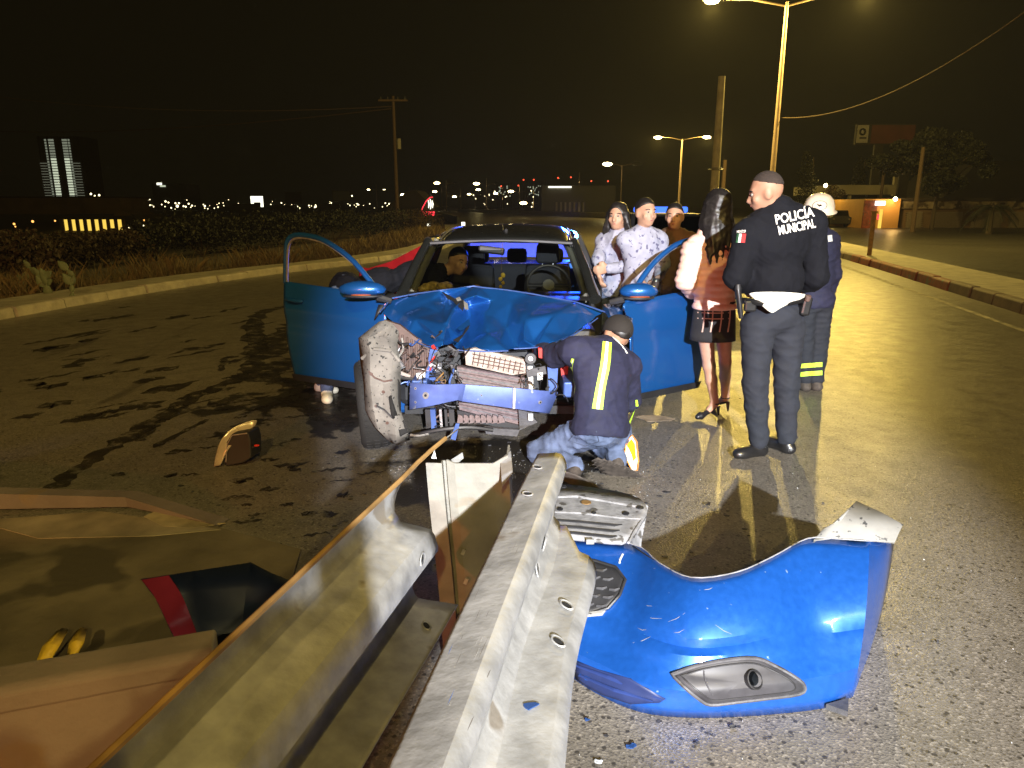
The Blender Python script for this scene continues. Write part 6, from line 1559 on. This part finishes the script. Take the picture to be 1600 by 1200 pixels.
cn = empty('drink_can', ca); tag(cn,'small metal can held by the man behind the open door','can')
MB().lathe([(.0,-.055),(.028,-.055),(.032,-.045),(.032,.045),(.026,.055),(.0,.055)],ca,(0.1,0,1),16).build('can_body', M['chrome'], cn, smooth=True)
MB().lathe([(.0325,-.03),(.0325,.03)],ca,(0.1,0,1),16).build('can_label', M['brownp'], cn, smooth=True)
standing(1054, 338, 6.75, 'person in a dark brown top between the can holder and the pink jacket', (-.2,-.95,0), (-.3,-.9,-.2), 'rustj', 'trouser', 'short', 41, girth=1.05)

# ---- kneeling mechanic
Yk = 4.18
J = jp(head=(962,524,Yk+.22),neck=(944,543,Yk+.12),pel=(938,668,Yk-.02),shL=(898,548,Yk+.02),shR=(980,572,Yk+.18),elL=(868,556,Yk+.22),elR=(985,625,Yk+.32),wrL=(845,548,Yk+.40),wrR=(960,640,Yk+.48),
       hipL=(915,676,Yk),hipR=(962,676,Yk+.08),knL=(842,692,Yk+.12),knR=(930,706,Yk+.38),ankL=(900,735,Yk-.15),ankR=(966,720,Yk-.02))
J['knL'].z = .10; J['ankL'].z = .085; J['ankR'].z = .09; J['knR'].z = .09
J['soleL'] = Vector((.25,.75,.55)); J['soleR'] = Vector((.15,.75,.6))
ph = aty(930,668,Yk-.1); up_t = (J['neck']-J['pel']).normalized()
hp_ = aty(935,682,Yk)
rt, kj, kb, Jk = person('kneeling mechanic in navy jacket with lime reflective stripes reaching under the hood', J, (-.62,.75,0), (-.45,.85,-.25), (.25,.35,1), skin='skin2', top='navy2', bottom='jeans', shoe='boot', girth=1.13, tt=.022, hem=[((hp_.x,hp_.y,hp_.z),tuple(-up_t))], hair='short', seed=52, kneel=True, foot_dir={'L':(.35,-.55,-.75),'R':(.15,-.6,-.75)}, fold=.013)
bk = bvh_of(kj)
strip_on(bk, [(942,533),(938,570),(931,605),(925,638)], [(956,535),(953,572),(946,606),(942,640)], .005, 'reflective_band', M['lime'], kj)
strip_on(bk, [(947,533.5),(943,570.5),(936.5,605.5),(931.5,639)], [(951,534),(948,571),(941,606),(936,639.5)], .008, 'reflective_band', M['silver'], kj)
strip_on(bk, [(893,560),(885,590),(877,618),(863,640)], [(897,561),(891,592),(885,620),(873,645)], .005, 'reflective_band', M['lime'], kj)
strip_on(bk, [(894.5,562),(887.5,591),(880,619),(866.5,642)], [(895.5,562),(889,591),(882.5,619),(869.5,643)], .008, 'reflective_band', M['silver'], kj)
strip_on(bk, [(993,625),(994,645),(995,660)], [(996,625),(999,645),(999,664)], .005, 'reflective_band', M['lime'], kj)
# cap
hd = Jk['head']; hr,hf,hu = basis((-.45,.85,-.25),(.25,.35,1)); hv = Vector(hd.tolist())
M['capm'] = mat('dark_brown_cap',(.016,.013,.011),.85,bump=.2,bscale=200)
cp_ = soft('cap', [('e', hd+hu*.034-hf*.010, (.092,.110,.100), np.stack([hr,hf,hu]))], M['capm'], rt, .008, .02, cuts=[(hd+hu*.005,-hu)], it=1)
vis = MB(); rows = []
for j in range(4):
    rows.append([Vector((hd+hu*(.018-.012*j/3*1)+hf*(.085+.028*j)*math.cos(a)+hr*(.09)*math.sin(a)*(1-.1*j)).tolist()) for a in [(-.9+1.8*k/8) for k in range(9)]])
vis.grid(rows); vis.build('visor', M['capm'], cp_, smooth=True, solid=.004)
# pocket and belt of the jeans
kt = [c for c in bpy.data.objects if c.parent == rt and c.name.startswith('trousers')][0]; bkt = bvh_of(kt)
pk = on(bkt, [(905,668),(932,674),(936,690),(915,697),(889,688),(905,668)], .004); MB().tube(pk,.0035,5).build('pocket_seam', mat('denim_seam',(.05,.065,.11),.9), kt)
MB().tube(on(bkt,[(884,655),(910,655),(940,659),(970,668),(985,675)],.004),.008,6).build('waistband', M['jeans'], kt, smooth=True)
# collar lettering, unreadable arc of stitching
MB().tube(on(bk,[(957,526),(966,534),(974,543),(980,552)],.006),.004,5).build('collar_stitching', M['letters'], kj)

# ---- person leaning into the car from the left
J = dict(head=aty(716,408,6.35),neck=aty(690,425,6.35),pel=Vector((-1.42,6.10,.93)),shL=aty(668,430,6.5),shR=aty(672,436,6.15),elL=aty(700,450,6.55),elR=aty(705,462,6.05),wrL=aty(735,455,6.6),wrR=aty(735,470,6.15),
         hipL=Vector((-1.50,6.18,.88)),hipR=Vector((-1.46,5.98,.88)),knL=Vector((-1.58,6.15,.48)),knR=Vector((-1.56,5.96,.48)),ankL=Vector((-1.72,6.2,.09)),ankR=Vector((-1.60,5.93,.09)))
person('person in dark top leaning into the car through the left door', J, (.55,-.2,-.6), (.6,-.7,-.2), (.3,0,1), top='navy', bottom='jeans', shoe='whiteshoe', seed=61, foot_dir={'L':(.5,-.3,0),'R':(.25,-.95,0)}) if M.setdefault('whiteshoe', mat('white_sneaker',(.72,.66,.52),.6)) else None

# ---- patrol car behind the wreck
pc = empty('patrol_car', (2.6,12.2,0)); tag(pc,'dark patrol car with a blue light bar parked behind the wreck','car')
o3 = Vector((2.6,11.6,0)); bp2 = [(-.85,.35),(-.88,.75),(-.78,.98),(.78,.98),(.88,.75),(.85,.35)]
MB().prism([o3+Vector((x,-1.1,z)) for x,z in bp2],(0,4.2,0)).build('body', M['navy2'], pc, bevel=.05)
MB().add([o3+Vector(p) for p in ((-.76,0,.98),(.76,0,.98),(.6,.65,1.5),(-.6,.65,1.5),(-.76,2.6,.98),(.76,2.6,.98),(.58,2.1,1.5),(-.58,2.1,1.5))],[(2,3,7,6),(0,4,7,3),(1,2,6,5),(4,5,6,7),(0,3,2,1)]).build('cabin', M['plast'], pc, bevel=.04)
MB().add([o3+Vector(p) for p in ((-.66,.06,1.03),(.66,.06,1.03),(.54,.6,1.45),(-.54,.6,1.45))],[(0,1,2,3)]).build('windscreen', M['glassd'], pc, solid=.01).location.y -= .04
MB().box(o3+Vector((0,1.2,1.56)),(.9,.3,.10)).build('light_bar', glow('blue_lights',(.06,.18,1),2), pc, bevel=.03)
for s in (-1,1):
    MB().ball(o3+Vector((s*.62,-1.1,.72)),.13,10,(1.3,.4,.7)).build('headlight', M['chrome'], pc, smooth=True)
    for yy in (-.3,2.3): MB().lathe([(.0,-.1),(.2,-.1),(.32,-.09),(.32,.09),(.2,.1),(.0,.1)],o3+Vector((s*.78,yy,.32)),(1,0,0),20).build('wheel', M['rubber'], pc, smooth=True)

# ---- the photographer, standing behind the camera between lamp and rail
k_ = lambda x,y,z: Vector((-.20+x, -.62+y, z))
J = dict(head=k_(0,.03,1.62),neck=k_(0,0,1.46),pel=k_(0,0,.95),shL=k_(-.19,0,1.40),shR=k_(.19,0,1.40),elL=k_(-.24,.12,1.16),elR=k_(.24,.12,1.16),wrL=k_(-.05,.36,1.38),wrR=k_(.15,.40,1.46),
         hipL=k_(-.10,0,.90),hipR=k_(.10,0,.90),knL=k_(-.12,.02,.5),knR=k_(.12,0,.5),ankL=k_(-.13,0,.09),ankR=k_(.13,0,.09))
person('photographer in dark clothes standing behind the guard rail ends', J, (0,1,0), (0.1,1,-.2), (0,0,1), top='navy', bottom='trouser', seed=71)

# ---- thin night haze round everything (the lamps glow in it)
hz = bpy.data.materials.new('night_haze'); hz.use_nodes = True; N_ = hz.node_tree.nodes; N_.remove(N_['Principled BSDF'])
pv = N_.new('ShaderNodeVolumePrincipled'); pv.inputs['Density'].default_value = .0003; pv.inputs['Color'].default_value = (.9,.9,.9,1)
hz.node_tree.links.new(pv.outputs[0], N_['Material Output'].inputs['Volume'])
o = MB().box((0,690,22.5),(1700,1480,65)).build('haze', hz); stuff(o); tag(o,'thin night haze filling the air over the road','haze')
